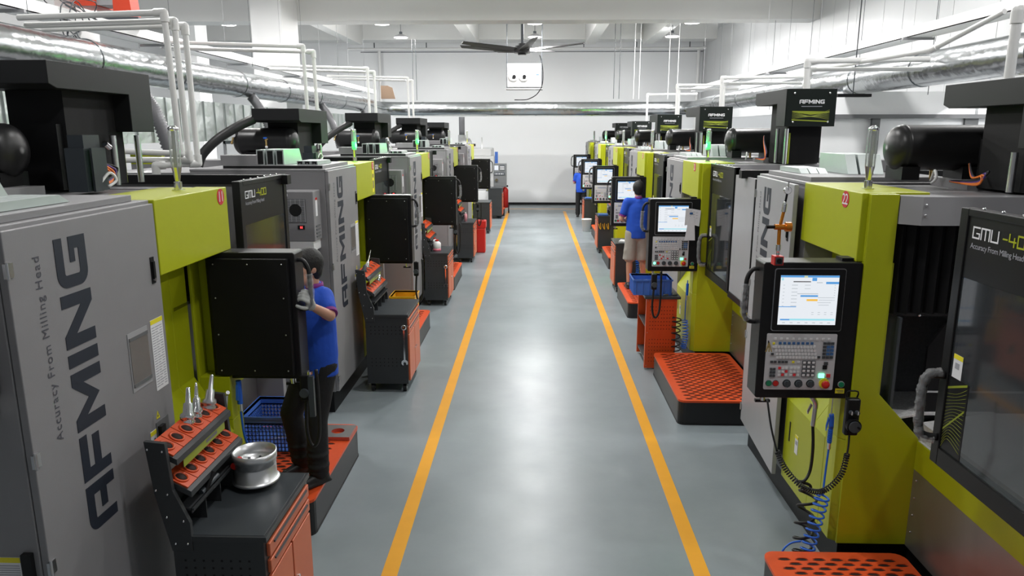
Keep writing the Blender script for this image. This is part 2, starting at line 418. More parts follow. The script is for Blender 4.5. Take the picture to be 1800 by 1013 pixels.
def make_machine(loc, rotz, label, num, lit=False, door=1.85, zhead=3.14, leaf=False, ajar=0., near=True, group=None, paper=False, headx=-.7, tx=0., ty=1.1, pdx=0., hy=0., servo=True):
    t = thing('milling_machine', label, 'milling machine', loc, rotz, group)
    B = MBM
    K = lambda s: s if near is None else s
    # base
    b = B(); b.prism([(-.06, Z0), (-.06, .56), (-1.9, .56), (-1.9, Z0)], 'y', .04, 1.75, BLACK)
    b.box(-1.9, -.43, 1.75, 3.05, Z0, .6, BLACK)
    b.build('base', t, 'm_base')
    # electrical cabinet
    b = B(); b.box(-1.15, -.03, 0, .965, .57, 2.48, GREY)
    b.box(-1.152, -.02, -.003, .965, 2.48, 2.5, GREY)
    c = b.build('electrical_cabinet', t, 'm_cab', bevel=.004)
    # its door (local to a hinge at y=0)
    h = bpy.data.objects.new('cabinet_door', None)
    b = B(); b.box(-.028, 0, .004, .962, .575, 2.485, GREYL if ajar else GREY)  # lighter grey when ajar: the light on the turned face is painted in
    d = b.build('cabinet_door', t, 'm_door' + ('a' if ajar else ''), bevel=.004)
    if ajar: d.rotation_euler = (0, 0, ajar)
    bpy.data.objects.remove(h)
    b = B(); letters(b, 'AFMING', GL, (.0005, .432, 1.262), (0, 0, 1), (0, -1, 0), .183, DKBLUE)
    b.build('logo', d, 'm_logo')
    b = B(); text(b, 'Accuracy From Milling Head', (.0005, .165, 1.70), (0, 0, 1), (0, -1, 0), .0505, INK, 1.16)
    b.build('slogan', d, 'm_slog')
    b = B(); b.box(0, .004, .885, .915, 2.13, 2.25, BLACKS); b.box(.004, .012, .892, .908, 2.15, 2.23, BLACK); b.cyl((.004, .9, 2.148), (.012, .9, 2.148), .008, STEEL)
    b.build('latch', d, 'm_latch')
    b = B()   # recessed window with grey frame strips
    b.box(0, .003, .64, .80, 1.70, 1.96, GREYL); b.box(.003, .006, .647, .793, 1.72, 1.94, SHEET)
    b.box(.006, .008, .647, .793, 1.925, 1.94, MGREY); b.box(.006, .008, .647, .793, 1.72, 1.735, MGREY)
    b.build('window', d, 'm_win')
    b = B(); b.box(0, .002, .83, .935, 1.64, 1.97, PAPER); b.box(.002, .003, .83, .935, 1.95, 1.97, YELLOW)
    for k in range(24):
        z = 1.655 + k * .012
        for (a0, a1) in ((.837, .862), (.868, .895 + .02 * ((k * 7) % 3 - 1) * .4), (.905, .926)): b.box(.002, .0028, a0, a1, z, z + .004, INKG)
    b.build('instruction_sheet', d, 'm_sheet')
    b = B(); b.box(0, .003, .79, .90, 1.345, 1.50, MGREY); b.box(.003, .02, .80, .84, 1.40, 1.48, BLACKS)
    b.cyl((.02, .83, 1.43), (.045, .83, 1.43), .02, DGREY); b.box(.045, .055, .815, .87, 1.425, 1.44, KEYW); b.box(.003, .006, .845, .893, 1.35, 1.365, CHROME)
    b.build('main_switch', d, 'm_switch')
    b = B(); b.box(0, .002, .735, .785, 1.33, 1.475, PAPER); b.box(.002, .003, .735, .785, 1.455, 1.475, YELLOW)
    b.prism([(.748, 1.41), (.765, 1.44), (.775, 1.435), (.76, 1.40), (.77, 1.385), (.752, 1.39)], 'x', .002, .0032, INK)
    for k in range(5): b.box(.002, .003, .741, .779, 1.34 + k * .01, 1.344 + k * .01, INK)
    b.prism([(.80, 1.515), (.83, 1.515), (.815, 1.55)], 'x', 0, .002, YELLOW); b.prism([(.811, 1.52), (.818, 1.53), (.812, 1.53), (.818, 1.541), (.813, 1.531), (.809, 1.53)], 'x', .002, .003, INK)
    b.build('warning_label', d, 'm_warn')
    for z in (.66, 1.25, 1.36 if False else 1.66, 2.33):
        b = B(); b.box(-.004, .006, -.006, .03, z, z + .05, STEEL); b.cyl((.005, .004, z - .004), (.005, .004, z + .054), .006, STEEL, n=8)
        b.build('hinge', t, 'm_hinge%.2f' % z)
    # air conditioner on the side of the cabinet (faces -y)
    b = B(); b.box(-.335, -.075, -.2, -.001, 1.93, 2.335, GREY)
    ac = b.build('cooling_unit', t, 'm_ac', bevel=.008)
    b = B(); b.box(-.30, -.14, -.206, -.2, 2.085, 2.275, MGREY)
    for k in range(15): b.box(-.298, -.142, -.212, -.206, 2.09 + k * .0122, 2.0945 + k * .0122, GREYL)
    for k in range(5): b.box(-.296 + k * .037, -.290 + k * .037, -.211, -.206, 2.09, 2.27, GREYL)
    b.cyl((-.22, -.205, 2.185), (-.22, -.2125, 2.185), .05, BLACKM, n=20)
    b.build('vent_grille', ac, 'm_grille')
    b = B(); b.box(-.21, -.155, -.208, -.2, 2.03, 2.062, BLACKS)
    for k in range(2): b.box(-.19 + k * .012, -.183 + k * .012, -.2085, -.208, 2.037, 2.055, REDLED)
    b.build('temperature_display', ac, 'm_disp')
    b = B(); b.box(-.325, -.09, -.195, -.001, 1.85, 1.93, WPLA); b.build('drip_tray', ac, 'm_tray', bevel=.005)
    b = B(); b.box(-.31, -.28, -.2025, -.2, 2.295, 2.315, PAPER); b.box(-.305, -.285, -.203, -.2025, 2.30, 2.31, KEYB)
    b.box(-.075, -.0735, -.15, -.10, 2.13, 2.28, PAPER); b.box(-.0735, -.0725, -.15, -.10, 2.26, 2.28, RED)
    for k in range(4): b.box(-.075, -.068, -.16, -.06, 1.96 + k * .028, 1.971 + k * .028, MGREY)
    b.build('label_plate', ac, 'm_acl')
    # lime upper box
    b = B(); b.prism([(0, .972), (0, 1.765), (-.17, 1.765), (-.17, 1.715), (-.36, 1.715), (-.36, .972)], 'z', 2.15, 2.5, LIME)
    u = b.build('upper_box', t, 'm_ubox', bevel=.005)
    b = B(); 
    cy = 1.68 if loc[0] < 0 else 1.57
    b.cyl((0, cy, 2.452), (.002, cy, 2.452), .044, REDD, n=28)
    text(b, num, (.002, cy, 2.426), (0, 1, 0), (0, 0, 1), .082, PAPER, .85, 'CENTER')
    b.build('number_disc', u)
    if num == '12': b = B(); b.box(0, .0015, 1.64, 1.72, 2.18, 2.41, YELLOW); b.box(.0015, .002, 1.66, 1.70, 2.33, 2.37, INK); b.box(.0015, .002, 1.66, 1.70, 2.22, 2.30, INK); b.build('yellow_sticker', u)
    if num == '11': b = B(); b.box(-.20, -.10, -.0035, 0, 1.245, 1.32, PAPER); b.box(-.20, -.10, -.0045, -.0035, 1.30, 1.32, YELLOW); [b.box(-.195, -.105, -.0045, -.0035, 1.25 + q * .009, 1.253 + q * .009, INKG) for q in range(5)]; b.box(-.085, -.05, -.02, 0, 1.1, 1.34, BLACKS); b.build('caution_label', c)
    # signal light
    b = B(); b.cyl((-.14, 1.5, 2.5), (-.14, 1.5, 2.506), .032, CHROME); b.cyl((-.14, 1.5, 2.506), (-.14, 1.5, 2.545), .021, CHROME)
    b.cyl((-.14, 1.5, 2.545), (-.14, 1.5, 2.62), .012, CHROME, .025)
    s = b.build('signal_light', t, 'm_sig')
    b = B(); b.lathe([(.024, 2.62), (.027, 2.65), (.027, 2.80), (.02, 2.82), (0, 2.824)], (-.14, 1.5, 0), TUBEG, n=16)
    b.build('lens', s, 'm_lens')
    b = B(); b.cyl((-.14, 1.5, 2.62), (-.14, 1.5, 2.81), .010, GREYL, n=10)
    for k in range(4):
        a = PI / 4 + k * PI / 2
        b.cyl((-.14 + .023 * math.cos(a), 1.5 + .023 * math.sin(a), 2.62), (-.14 + .023 * math.cos(a), 1.5 + .023 * math.sin(a), 2.81), .0035, CHROME, n=6)
    b.lathe([(0, 2.805), (.024, 2.805), (.026, 2.82), (.012, 2.832), (0, 2.833)], (-.14, 1.5, 0), CHROME, n=16)
    b.build('lamp_core', s, 'm_core')
    if lit:
        b = B(); b.lathe([(0, 2.63), (.018, 2.63), (.018, 2.70), (0, 2.70)], (-.14, 1.5, 0), GREENL, n=14); b.build('green_lamp', s, 'm_green')
        L = bpy.data.lights.get('green_glow') or bpy.data.lights.new('green_glow', 'POINT')
        L.energy = 7; L.color = (.02, 1, .14); L.shadow_soft_size = .03
        lo = bpy.data.objects.new('green_lamp_light', L); COL.objects.link(lo); lo.parent = s; lo.location = MM @ Vector((-.14, 1.5, 2.665)) + Vector((0.05, 0, 0))
    # lime column and lower block
    b = B(); b.prism([(-.5, .58), (0, .58), (0, 1.12), (-.2, 1.44), (-.2, 2.15), (-.5, 2.15)], 'y', .972, 1.42, LIME)
    b.prism([(-.24, .58), (0, .58), (0, 1.12), (-.2, 1.44), (-.2, 2.15), (-.24, 2.15)], 'y', 1.4201, 1.60, LIME)
    b.prism([(-.42, 1.601), (-.42, 1.785), (-.04, 1.785), (0, 1.75), (0, 1.601)], 'z', .58, 1.18, LIME)
    b.prism([(-.169, 1.601), (-.169, 1.785), (-.04, 1.785), (0, 1.75), (0, 1.601)], 'z', 1.181, 1.44, LIME)
    b.prism([(-.03, .58), (-.03, 2.497), (-.17, 2.497), (-.17, 1.455), (-.42, 1.19), (-.42, .58)], 'y', 1.786, 1.80, LIME)
    b.box(-.169, -.03, 1.70, 1.785, 1.441, 2.149, LIME); b.box(-.17, -.03, 1.766, 1.785, 2.149, 2.497, LIME); b.box(-.185, -.169, 1.6, 1.785, 1.18, 2.149, LIME)
    b.build('lime_column', t, 'm_col', bevel=.004)
    b = B()
    for (yy_, zz_) in ((1.05, 1.9), (1.3, 1.9), (1.05, 1.55), (1.3, 1.55), (1.2, 1.75)): b.ball((-.2, yy_, zz_), .006, STEEL, 6)
    b.box(.0, .003, 1.06, 1.075, .86, .99, BLACKS); b.box(0, .002, 1.17, 1.22, .83, .95, PAPER); b.box(.002, .003, 1.17, 1.22, .93, .95, YELLOW)
    b.box(.002, .003, 1.18, 1.21, .89, .915, INKG)
    b.build('latch_and_label', t, 'm_lat2')
    # enclosure: inner wall, back wall, end frame, lime apron, lower panel
    b = B(); b.box(-1.9, -.19, 1.72, 1.74, 1.86, 2.36, BLACKM); b.box(-1.9, -.25, 1.43, 1.45, 1.0, 1.88, DSHEET); b.box(-1.9, -.2, 1.44, 1.74, 1.86, 1.88, MGREY); b.box(-.26, -.245, 1.45, 1.78, 1.2, 1.86, DGREY)
    b.prism([(-.17, 1.74), (-.175, 1.80), (-.25, 1.87), (-1.9, 1.87), (-1.9, 1.74)], 'z', 2.35, 2.49, GREYL)
    b.ball((-.265, 1.872, 2.45), .008, STEEL, 6); b.ball((-.265, 1.872, 2.40), .008, STEEL, 6)
    b.box(-1.9, -1.75, 1.93, 3.05, .6, 2.45, GREY)
    b.box(-1.9, -.2, 2.99, 3.05, .6, 2.43, GREY); b.box(-1.9, -.06, 2.97, 3.05, 2.43, 2.495, BLACKS)
    b.build('work_enclosure', t, 'm_encl')
    b = B()
    for k in range(24):
        x = -.185 - k * .065
        b.prism([(x, 1.745), (x - .03, 1.775), (x - .06, 1.745)], 'z', 1.88, 2.35, BLACK)
    b.build('bellows', t, 'm_bel')
    b = B(); b.prism([(-.42, 1.25), (-.42, 1.7), (-.52, 1.86), (-1.7, 1.86), (-1.7, 1.25)], 'y', 1.74, 1.76, BLACK); b.box(-1.7, -.43, 1.761, 1.765, 1.45, 1.46, STEEL)
    b.ball((-.36, 1.748, 1.868), .009, CHROME, 8)
    b.prism([(-.42, 1.19), (-.42, 1.29), (-.75, 1.345), (-1.7, 1.345), (-1.7, 1.32), (-.75, 1.32)], 'y', 1.785, 2.98, TRAY); b.prism([(-.26, 1.30), (-.26, 1.31), (-.42, 1.34), (-.8, 1.345), (-.8, 1.335), (-.42, 1.33)], 'y', 1.451, 1.785, TRAY)
    b.build('chip_tray', t, 'm_chip')
    b = B(); b.box(-.42, -.40, 1.801, 3.05, 1.03, 1.19, LIME); b.box(-.42, -.405, 1.801, 3.05, 1.19, 1.194, KEYW)
    b.build('lime_apron', t, 'm_apr', bevel=.003)
    b = B(); b.box(-.42, -.402, 1.801, 3.05, .58, 1.03, SHEET)
    for k in range(4): b.ball((-.40, 1.84, .68 + k * .1), .006, STEEL, 6)
    b.build('lower_panel', t, 'm_low')
    # sliding door
    y0 = door; y1 = door + .86
    def D(): return MB(MM @ Matrix.Translation((0, door, 0)))
    b = D(); fr = (-.15, -.10)
    b.box(*fr, 0, .055, 1.39, 2.5, BLACKS); b.box(*fr, .80, .86, 1.39, 2.5, BLACKS); b.box(*fr, .055, .80, 1.39, 1.47, BLACKS); b.box(*fr, .055, .80, 2.47, 2.5, BLACKS)
    b.box(-.15, -.11, .84, .86, 1.39, 2.5, BLACKS)
    fk = '' 
    do = b.build('sliding_door', t, 'm_sd%.2f' % door, bevel=.004)
    b = D(); b.box(-.125, -.108, .05, .81, 1.46, 2.475, GLASS); b.build('door_window', do, 'm_sg%.2f' % door)
    b = D(); b.box(-.108, -.1065, .055, .805, 2.22, 2.47, BLACKS)
    letters(b, 'GMU', THIN, (-.1065, .09, 2.385), (0, 1, 0), (0, 0, 1), .048, PAPER)
    letters(b, '-400', THIN, (-.1065, .28, 2.385), (0, 1, 0), (0, 0, 1), .048, LIME)
    text(b, 'Accuracy From Milling Head', (-.1065, .085, 2.345), (0, 1, 0), (0, 0, 1), .032, INKG, .9)
    b.build('name_panel', do, 'm_sn%.2f' % door)
    b = D(); b.box(-.108, -.1065, .055, .20, 1.47, 1.80, BLACKS)
    for k in range(16):
        a = .06 + k * .0085
        b.tube([(-.106, .06, 1.48 + k * .016), (-.106, .10 + k * .002, 1.53 + k * .014), (-.106, .19, 1.50 + k * .0185)], .0009, LIMEL, 4, 4)
    b.prism([(.06, 1.555), (.19, 1.68), (.19, 1.69), (.06, 1.565)], 'x', -.1065, -.1055, LIMEL)
    b.prism([(.06, 1.74), (.19, 1.79), (.19, 1.80), (.06, 1.75)], 'x', -.1065, -.1055, LIMEL)
    b.box(-.1065, -.1055, .075, .14, 1.80, 1.90, PAPER); b.box(-.1055, -.105, .075, .14, 1.88, 1.90, YELLOW); b.box(-.1055, -.105, .09, .12, 1.84, 1.865, INKG)
    b.build('door_graphic', do, 'm_sgr%.2f' % door)
    b = D(); b.tube([(-.1, .035, 1.79), (-.05, .02, 1.785), (-.03, .015, 1.74), (-.03, .015, 1.56), (-.05, .02, 1.515), (-.1, .035, 1.51)], .016, RUBBER, 10, 6)
    hd = b.build('door_handle', do, 'm_sh%.2f' % door)
    b = D(); b.tube([(-.09, .03, 1.80), (-.045, .02, 1.79), (-.026, .013, 1.74), (-.022, .018, 1.66), (-.028, .013, 1.56), (-.045, .02, 1.505), (-.09, .03, 1.50)], .02, FILM, 10, 8, rs=[.0205 + .002 * math.sin(i * 1.1) + .0015 * math.sin(i * 2.7) for i in range(49)])
    b.build('plastic_wrap', hd, 'm_sf%.2f' % door)
    for k in range(6): b = D(); b.ball((-.12, .12 + k * .12, 2.503), .008, CHROME, 6); b.build('door_bolt', do, 'm_sb%d%.2f' % (k, door))
    if leaf:
        b = B(); x0 = -.10; ya = door + .88; yb = 3.05
        b.box(x0 - .03, x0 - .01, ya, yb + .25, 1.42, 2.44, GREYL)
        b.box(x0 - .032, x0, ya, yb + .25, 1.37, 1.42, BLACKS); b.box(x0 - .032, x0, yb + .24, yb + .26, 1.37, 2.44, BLACKS)
        b.build('grey_door_leaf', t)
    # roof plate + hoods
    b = B(); b.prism([(-.06, .07), (-.06, .90), (-.9, .90), (-.9, .07)], 'z', 2.5, 2.528, GREY); b.box(-.895, -.065, .065, .10, 2.503, 2.525, BLACKM)
    b.build('roof_plate', t, 'm_roof', bevel=.003)
    for k in range(3):
        x = -.40 - k * .082
        b = B(); yk = .12 + k * .0
        b.prism([(yk, 2.53), (yk, 2.655), (yk + .42, 2.655), (yk + .5, 2.53)], 'x', x - .066, x, GALV)
        b.box(x - .056, x - .01, yk - .002, yk + .02, 2.535, 2.645, BLACKM)
        b.build('tall_vent_hood', t, 'm_hood%d' % k)
    for k in range(3):
        x = -.12 - k * .06
        b = B(); b.prism([(.13, 2.53), (.13, 2.562), (.5, 2.562), (.56, 2.53)], 'x', x - .054, x, GALV); b.box(x - .047, x - .008, .128, .14, 2.536, 2.557, BLACKM)
        b.ball((x - .027, .124, 2.538), .005, CHROME, 6)
        b.build('low_vent_hood', t, 'm_shood%d' % k)
    b = B(); b.box(-.92, -.62, -.02 + .1, .3, 2.53, 2.61, GREY); b.build('junction_box', t, 'm_jb', bevel=.003)
    b = B(); b.box(-1.9, -.37, .97, 1.80, 2.44, 2.485, GREY); b.box(-1.6, -.75, .97, 1.35, 2.485, 2.535, GREY); b.box(-1.9, -1.15, 0, .97, .6, 2.47, GREY)
    b.build('roof_deck', t, 'm_deck')
    # air tank, axis along x
    def T(): return MB(MM @ Matrix.Translation((tx, ty - 1.1, 0)))
    tky = '%.2f' % tx
    b = T(); pr = [(.13 * math.sin(R(q)), -.06 + .075 * math.cos(R(q))) for q in range(0, 91, 9)] + [(.132, -.062), (.132, -.075), (.13, -.08), (.13, -.53), (.132, -.535), (.132, -.548)] + [(.13 * math.cos(R(q)), -.55 - .075 * math.sin(R(q))) for q in range(0, 91, 9)]; pr = pr[::-1]
    b.lathe([(r, h - .42) for r, h in pr], (0, 1.1, 2.71), TANK, 'x', 40)
    tk = b.build('air_tank', t, 'm_tank' + tky)
    for x in (-.56, -.90): b = T(); b.box(x, x + .10, 1.0, 1.2, 2.53, 2.605, BLACK); b.build('tank_bracket', tk, 'm_tbr%.2f' % x + tky)
    b = T(); b.cyl((-.68, 1.1, 2.585), (-.68, 1.1, 2.53), .012, BRASS, n=8)
    b.build('drain_valve', tk, 'm_drain' + tky)
    b = T(); b.cyl((-1.0, .965, 2.77), (-1.0, .98, 2.77), .024, CHROME); b.cyl((-1.0, .962, 2.77), (-1.0, .965, 2.77), .02, PAPER); b.cyl((-1.0, .975, 2.76), (-1.02, .975, 2.70), .009, BRASS, n=8); b.ball((-1.02, .97, 2.695), .015, BRASS, 8)
    b.build('pressure_gauge', tk, 'm_gau' + tky)
    b = T(); b.box(-.70, -.67, .95, .98, 2.735, 2.75, BLUEH); b.cyl((-.69, .965, 2.72), (-.66, .965, 2.735), .01, BRASS, n=8); b.cyl((-.68, .965, 2.735), (-.68, .965, 2.66), .010, BRASS, n=8); b.ball((-.68, .965, 2.655), .015, WPLA, 8)
    b.build('relief_valve', tk, 'm_rel' + tky)
    # moving head: arm cover and leg, panel at the far end (+y)
    hx = headx; zt = zhead
    def H(): return MB(MM @ Matrix.Translation((hx, hy, zt)))
    b = H(); b.prism([(1.10, 0), (2.06, 0), (2.06, -.34), (1.81, -.34), (1.81, -.13), (1.16, -.13), (1.10, -.11)], 'x', -.46, 0, HEAD)
    hd2 = b.build('head_cover', t, 'm_head%.2f%.2f%.2f' % (hx, zt, hy), bevel=.004)
    b = H(); b.box(-.455, -.005, 2.06, 2.068, -.34, -.005, HEADP)
    letters(b, 'AFMING', GL, (-.12, 2.068, -.135), (-1, 0, 0), (0, 0, 1), .036, PAPER)
    b.box(-.33, -.14, 2.068, 2.069, -.162, -.157, INKG)
    for k in range(9):
        b.tube([(-.06, 2.0695, -.20 - k * .009), (-.23, 2.0695, -.245 - .001 * k), (-.40, 2.0695, -.19 - k * .011)], .0013, LIMEL, 4, 6)
    b.prism([(-.06, -.20), (-.40, -.205), (-.40, -.215), (-.23, -.235), (-.06, -.21)], 'y', 2.068, 2.0688, LIMEL)
    b.prism([(-.06, -.275), (-.40, -.29), (-.40, -.30), (-.06, -.285)], 'y', 2.068, 2.0688, LIMEL)
    for x in (-.07, -.39):
        for z in (-.04, -.30): b.ball((x, 2.07, z), .011, CHROME, 8)
    b.build('head_panel', hd2, 'm_hpan%.2f%.2f%.2f' % (hx, zt, hy))
    b = H(); zb = 2.5 - zt
    b.box(-.40, -.10, 1.35, 1.88, zb, -.12, BLACKM); b.box(-.52, -.12, 1.30, 1.60, zb, -.30, BLACK)
    b.build('spindle_column', t, 'm_spc%.2f%.2f%.2f' % (hx, zt, hy))
    b = H()
    for y in (1.70, 1.96): b.cyl((-.06, y, zb), (-.06, y, -.36), .018, STEEL, n=10)
    b.box(-.12, -.11, 1.72, 1.9, zb, -.4, LIMEL)
    b.build('guide_rod', t, 'm_gr%.2f%.2f%.2f' % (hx, zt, hy))
    b = H(); b.box(-.01, .09, 1.17, 1.36, zb, -.42, SERVO); b.box(0, .08, 1.19, 1.33, -.42, -.355, SERVO); b.box(.10, .112, 1.20, 1.27, zb, -.42, SERVO)
    b.cyl((.09, 1.36, -.40), (.09, 1.40, -.42), .016, CHROME, n=8)
    if servo: b.build('servo_motor', t, 'm_srv%.2f%.2f%.2f' % (hx, zt, hy))
    b = H()
    for k, c in enumerate((OCABLE, OCABLE, PURPLE, RUBBER)):
        b.tube([(-.03, 1.38, -.43), (-.01, 1.45 + .01 * k, -.5), (0, 1.55 + .02 * k, zb + .07 + .01 * k), (.0, 1.52, zb + .025 + .008 * k), (.02, 1.3, zb + .03)], .006, c, 6, 5)
    b.tube([(.1, 1.25, zb + .03), (.12, 1.32, zb + .09), (.13, 1.36, zb + .05), (.12, 1.3, zb + .02)], .008, KEYW, 6, 5)
    b.build('cable', t, 'm_cbl%.2f%.2f%.2f' % (hx, zt, hy))
    # cable carrier arcs behind the tank
    b = B(); P = [(-1.42, .75, 2.49), (-1.38, .78, 2.60), (-1.25, .85, 2.74), (-1.1, 1.0, 2.86), (-1.02, 1.15, 2.92)]
    b.tube(P, .045, RUBBER, 6, 6); b.build('cable_carrier', t, 'm_cc')
    # pendant
    def P_(): return MB(MM @ Matrix.Translation((pdx, 0, 0)))
    pk = '%.2f' % pdx
    b = P_(); pts = rrect(-.03, .47, 1.42, 2.15, .012, 2)
    b.prism(pts, 'y', 1.64, 1.79, BLACKS); b.prism([(.0, 1.45), (.44, 1.45), (.44, 2.12), (.0, 2.12)], 'y', 1.60, 1.64, BLACK)
    pd = b.build('control_pendant', t, 'm_pend' + pk, bevel=.006)
    b = P_(); b.box(-.03, .06, 1.66, 1.74, 2.12, 2.165, BLACK); b.build('pendant_arm', pd, 'm_parm' + pk)
    b = P_()
    for x in (.03, .22, .41):
        for z in (1.48, 2.09): b.ball((x, 1.60, z), .005, STEEL, 6)
    for x in (.03, .41):
        for z in (1.69, 1.9): b.ball((x, 1.60, z), .005, STEEL, 6)
    b.build('cover_screw', pd, 'm_pscr' + pk)
    b = P_(); yf = 1.79
    b.prism(rrect(.055, .415, 1.79, 2.12, .012, 3), 'y', yf, yf + .006, STEEL); b.prism(rrect(.059, .411, 1.794, 2.116, .01, 3), 'y', yf + .006, yf + .010, BLACKS)
    sc_ = b.build('screen', pd, 'm_scrf' + pk)
    b = P_(); ys = yf + .010
    b.box(.09, .385, ys, ys + .001, 1.825, 2.085, SCR)
    q = lambda x0, x1, z0, z1, m: b.box(.385 - x1 * .295, .385 - x0 * .295, ys + .001, ys + .0015, 1.825 + z0 * .26, 1.825 + z1 * .26, m)
    # x: 0..1 is left..right for the reader
    q = lambda x0, x1, z0, z1, m: b.box(.385 - x1 * .295, .385 - x0 * .295, ys + .001, ys + .0015, 1.825 + z0 * .26, 1.825 + z1 * .26, m)
    q(0, 1, .96, 1, SCRB); q(.4, .46, .955, .995, SCRY); q(.54, .62, .89, .955, SCRB); q(.78, 1, .83, .875, SCRB); q(.02, .05, .90, .95, SCRC)
    q(.36, .66, .57, .605, SCRB); q(.47, .66, .485, .525, SCRO); q(0, .3, .36, .375, SCRB); q(.2, .98, .09, .125, SCRC); q(.04, .2, .09, .12, SCRB); q(.3, .66, .625, .64, SCRG)
    for k in range(7):
        q(.05, .08, .80 - k * .07, .81 - k * .07, SCRG); q(.2, .3, .80 - k * .07, .812 - k * .07, SCRG); q(.42, .52, .80 - k * .07, .81 - k * .07, SCRG) if k < 2 else None
        q(.93, .95, .80 - k * .05, .81 - k * .05, SCRG)
    for k in range(4): q(.66 + (k % 2) * .02, .95 - .03 * k, .55 - k * .05, .56 - k * .05, SCRG); q(.57 + k * .11, .61 + k * .11, .25, .26, SCRG); q(.57 + k * .11, .61 + k * .11, .21, .22, SCRG)
    q(.22, .52, .865, .885, INKG); q(.62, .72, .85, .865, SCRG)
    for k in range(7): q(.08 + k * .13, .13 + k * .13, .035, .05, SCRG)
    b.build('display_image', sc_, 'm_scri' + pk)
    b = P_(); b.prism(rrect(.07, .43, 1.47, 1.775, .006, 2), 'y', yf, yf + .006, KEYP)
    kp = b.build('keypad', pd, 'm_kpad' + pk)
    b = P_(); yk = yf + .006
    def key(fx, fz, m, w=.0135, h=.0125): 
        x = .43 - fx * .36; z = 1.775 - fz * .305
        b.box(x - w / 2, x + w / 2, yk, yk + .004, z - h / 2, z + h / 2, m)
    for k in range(10): key(.12 + k * .085, .09, KEYW, .012, .010)
    for k in range(8): key(.19 + k * .065, .165, KEYB)
    for r_ in range(4):
        for k in range(13): key(.13 + k * .046 + r_ * .012, .23 + r_ * .062, KEYW, .0125, .014)
    for r_ in range(5):
        for k in range(3): key(.83 + k * .055, .165 + r_ * .062, KEYB if r_ in (1, 2, 3) and k else KEYD, .016, .013)
    for k in range(2): key(.10, .17 + k * .06, YELLOW if not k else KEYW, .011, .011)
    key(.09, .36, KEYD); key(.76, .41, KEYD)
    for k in range(2): key(.09 + k * .05, .50, KEYD, .014, .012)
    for k in range(3): key(.20 + k * .05, .50, KEYD, .014, .012)
    for k in range(2): key(.40 + k * .075, .50, YELLOW if not k else KEYW, .012, .010)
    for r_ in range(4):
        for k in range(3):
            key(.56 + k * .065, .505 + r_ * .075, KEYD, .020, .018); b.box(*[.43 - (.56 + k * .065) * .36 + e for e in (-.007, .007)], yk + .004, yk + .005, *[1.775 - (.505 + r_ * .075) * .305 + e for e in (-.006, .006)], KEYW)
    for r_ in range(3):
        for k in range(2): key(.09 + k * .045, .63 + r_ * .06, KEYD, .013, .013)
        for k in range(3): key(.21 + k * .05, .61 + r_ * .06, KEYW if (r_ + k) % 3 else KEYR, .013, .013); key(.38 + k * .05, .61 + r_ * .06, KEYR if r_ == 2 and k == 1 else KEYW, .013, .013)
    key(.87, .52, KEYD, .02, .016); key(.92, .74, KEYR, .02, .018); key(.86, .59, BLACKS, .022, .022)
    b.build('key', kp, 'm_keys' + pk)['kind'] = 'stuff'
    for nm, fx, m, r_, h in (('start_button', .07, GREENK if lit else GREENB, .014, .006), ('stop_button', .17, RED, .014, .006), ('rotary_knob', .33, DGREY, .017, .016), ('rotary_knob', .50, DGREY, .017, .016), ('rotary_knob', .67, DGREY, .017, .016)):
        b = P_(); x = .43 - fx * .36; z = 1.775 - .885 * .305
        b.cyl((x, yk, z), (x, yk + h, z), r_, m, n=20)
        if 'knob' in nm: b.cyl((x, yk, z), (x, yk + .003, z), r_ + .004, BLACKS, n=20); b.box(x - .003, x + .003, yk + h, yk + h + .004, z - r_, z + r_, m)
        else: b.cyl((x, yk, z), (x, yk + .003, z), r_ + .003, DGREY, n=20)
        b.build(nm, kp, 'm_b%s%.2f%s' % (nm, fx, lit) + pk)
    b = P_(); x = .43 - .87 * .36; z = 1.775 - .88 * .305
    b.cyl((x, yk, z), (x, yk + .004, z), .027, YELLOW, n=24); b.cyl((x, yk + .004, z), (x, yk + .018, z), .012, RED, n=20); b.lathe([(.020, .018), (.021, .026), (.016, .031), (0, .032)], (x, yk, z), RED, 'y', 20)
    b.build('emergency_stop', kp, 'm_estop' + pk)
    b = P_(); b.box(.43 - .82 * .36 - .014, .43 - .82 * .36 + .014, yk, yk + .006, 1.775 - .74 * .305 - .011, 1.775 - .74 * .305 + .011, GREENK); b.build('lit_key', kp, 'm_litk' + pk)
    b = P_(); b.cyl((.025, yf, 1.50), (.025, yf + .008, 1.50), .014, GREENB, n=16); b.cyl((.025, yf, 1.50), (.025, yf + .003, 1.50), .018, GREYL, n=16); b.build('green_button', pd, 'm_gb' + pk)
    b = P_(); b.box(.005, .052, yf, yf + .0015, 1.45, 1.477, YELLOW); b.box(.01, .047, yf + .0015, yf + .002, 1.463, 1.466, INK); b.box(.01, .04, yf + .0015, yf + .002, 1.456, 1.459, INK); b.build('warning_label', pd, 'm_yl' + pk)
    b = P_(); b.tube([(.465, 1.70, 2.10), (.50, 1.70, 2.095), (.525, 1.70, 2.05), (.53, 1.70, 1.98), (.53, 1.70, 1.86), (.505, 1.70, 1.82), (.465, 1.70, 1.815)], .012, RUBBER, 10, 5)
    hn = b.build('handle', pd, 'm_ph' + pk)
    b = P_(); b.tube([(.528, 1.70, 2.02), (.532, 1.70, 1.96), (.532, 1.70, 1.87), (.51, 1.70, 1.825)], .02, FILM, 10, 8, rs=[.019 + .0015 * math.sin(i * 1.2) + .0012 * math.sin(i * 2.9) for i in range(25)])
    b.build('plastic_wrap', hn, 'm_pw' + pk)
    b = P_(); b.cyl((.40, 1.7, 1.42), (.40, 1.7, 1.375), .016, CHROME, n=12); b.box(.36, .44, 1.69, 1.71, 1.365, 1.38, BLACKS); 
    b.build('cable_gland', pd, 'm_gland' + pk)
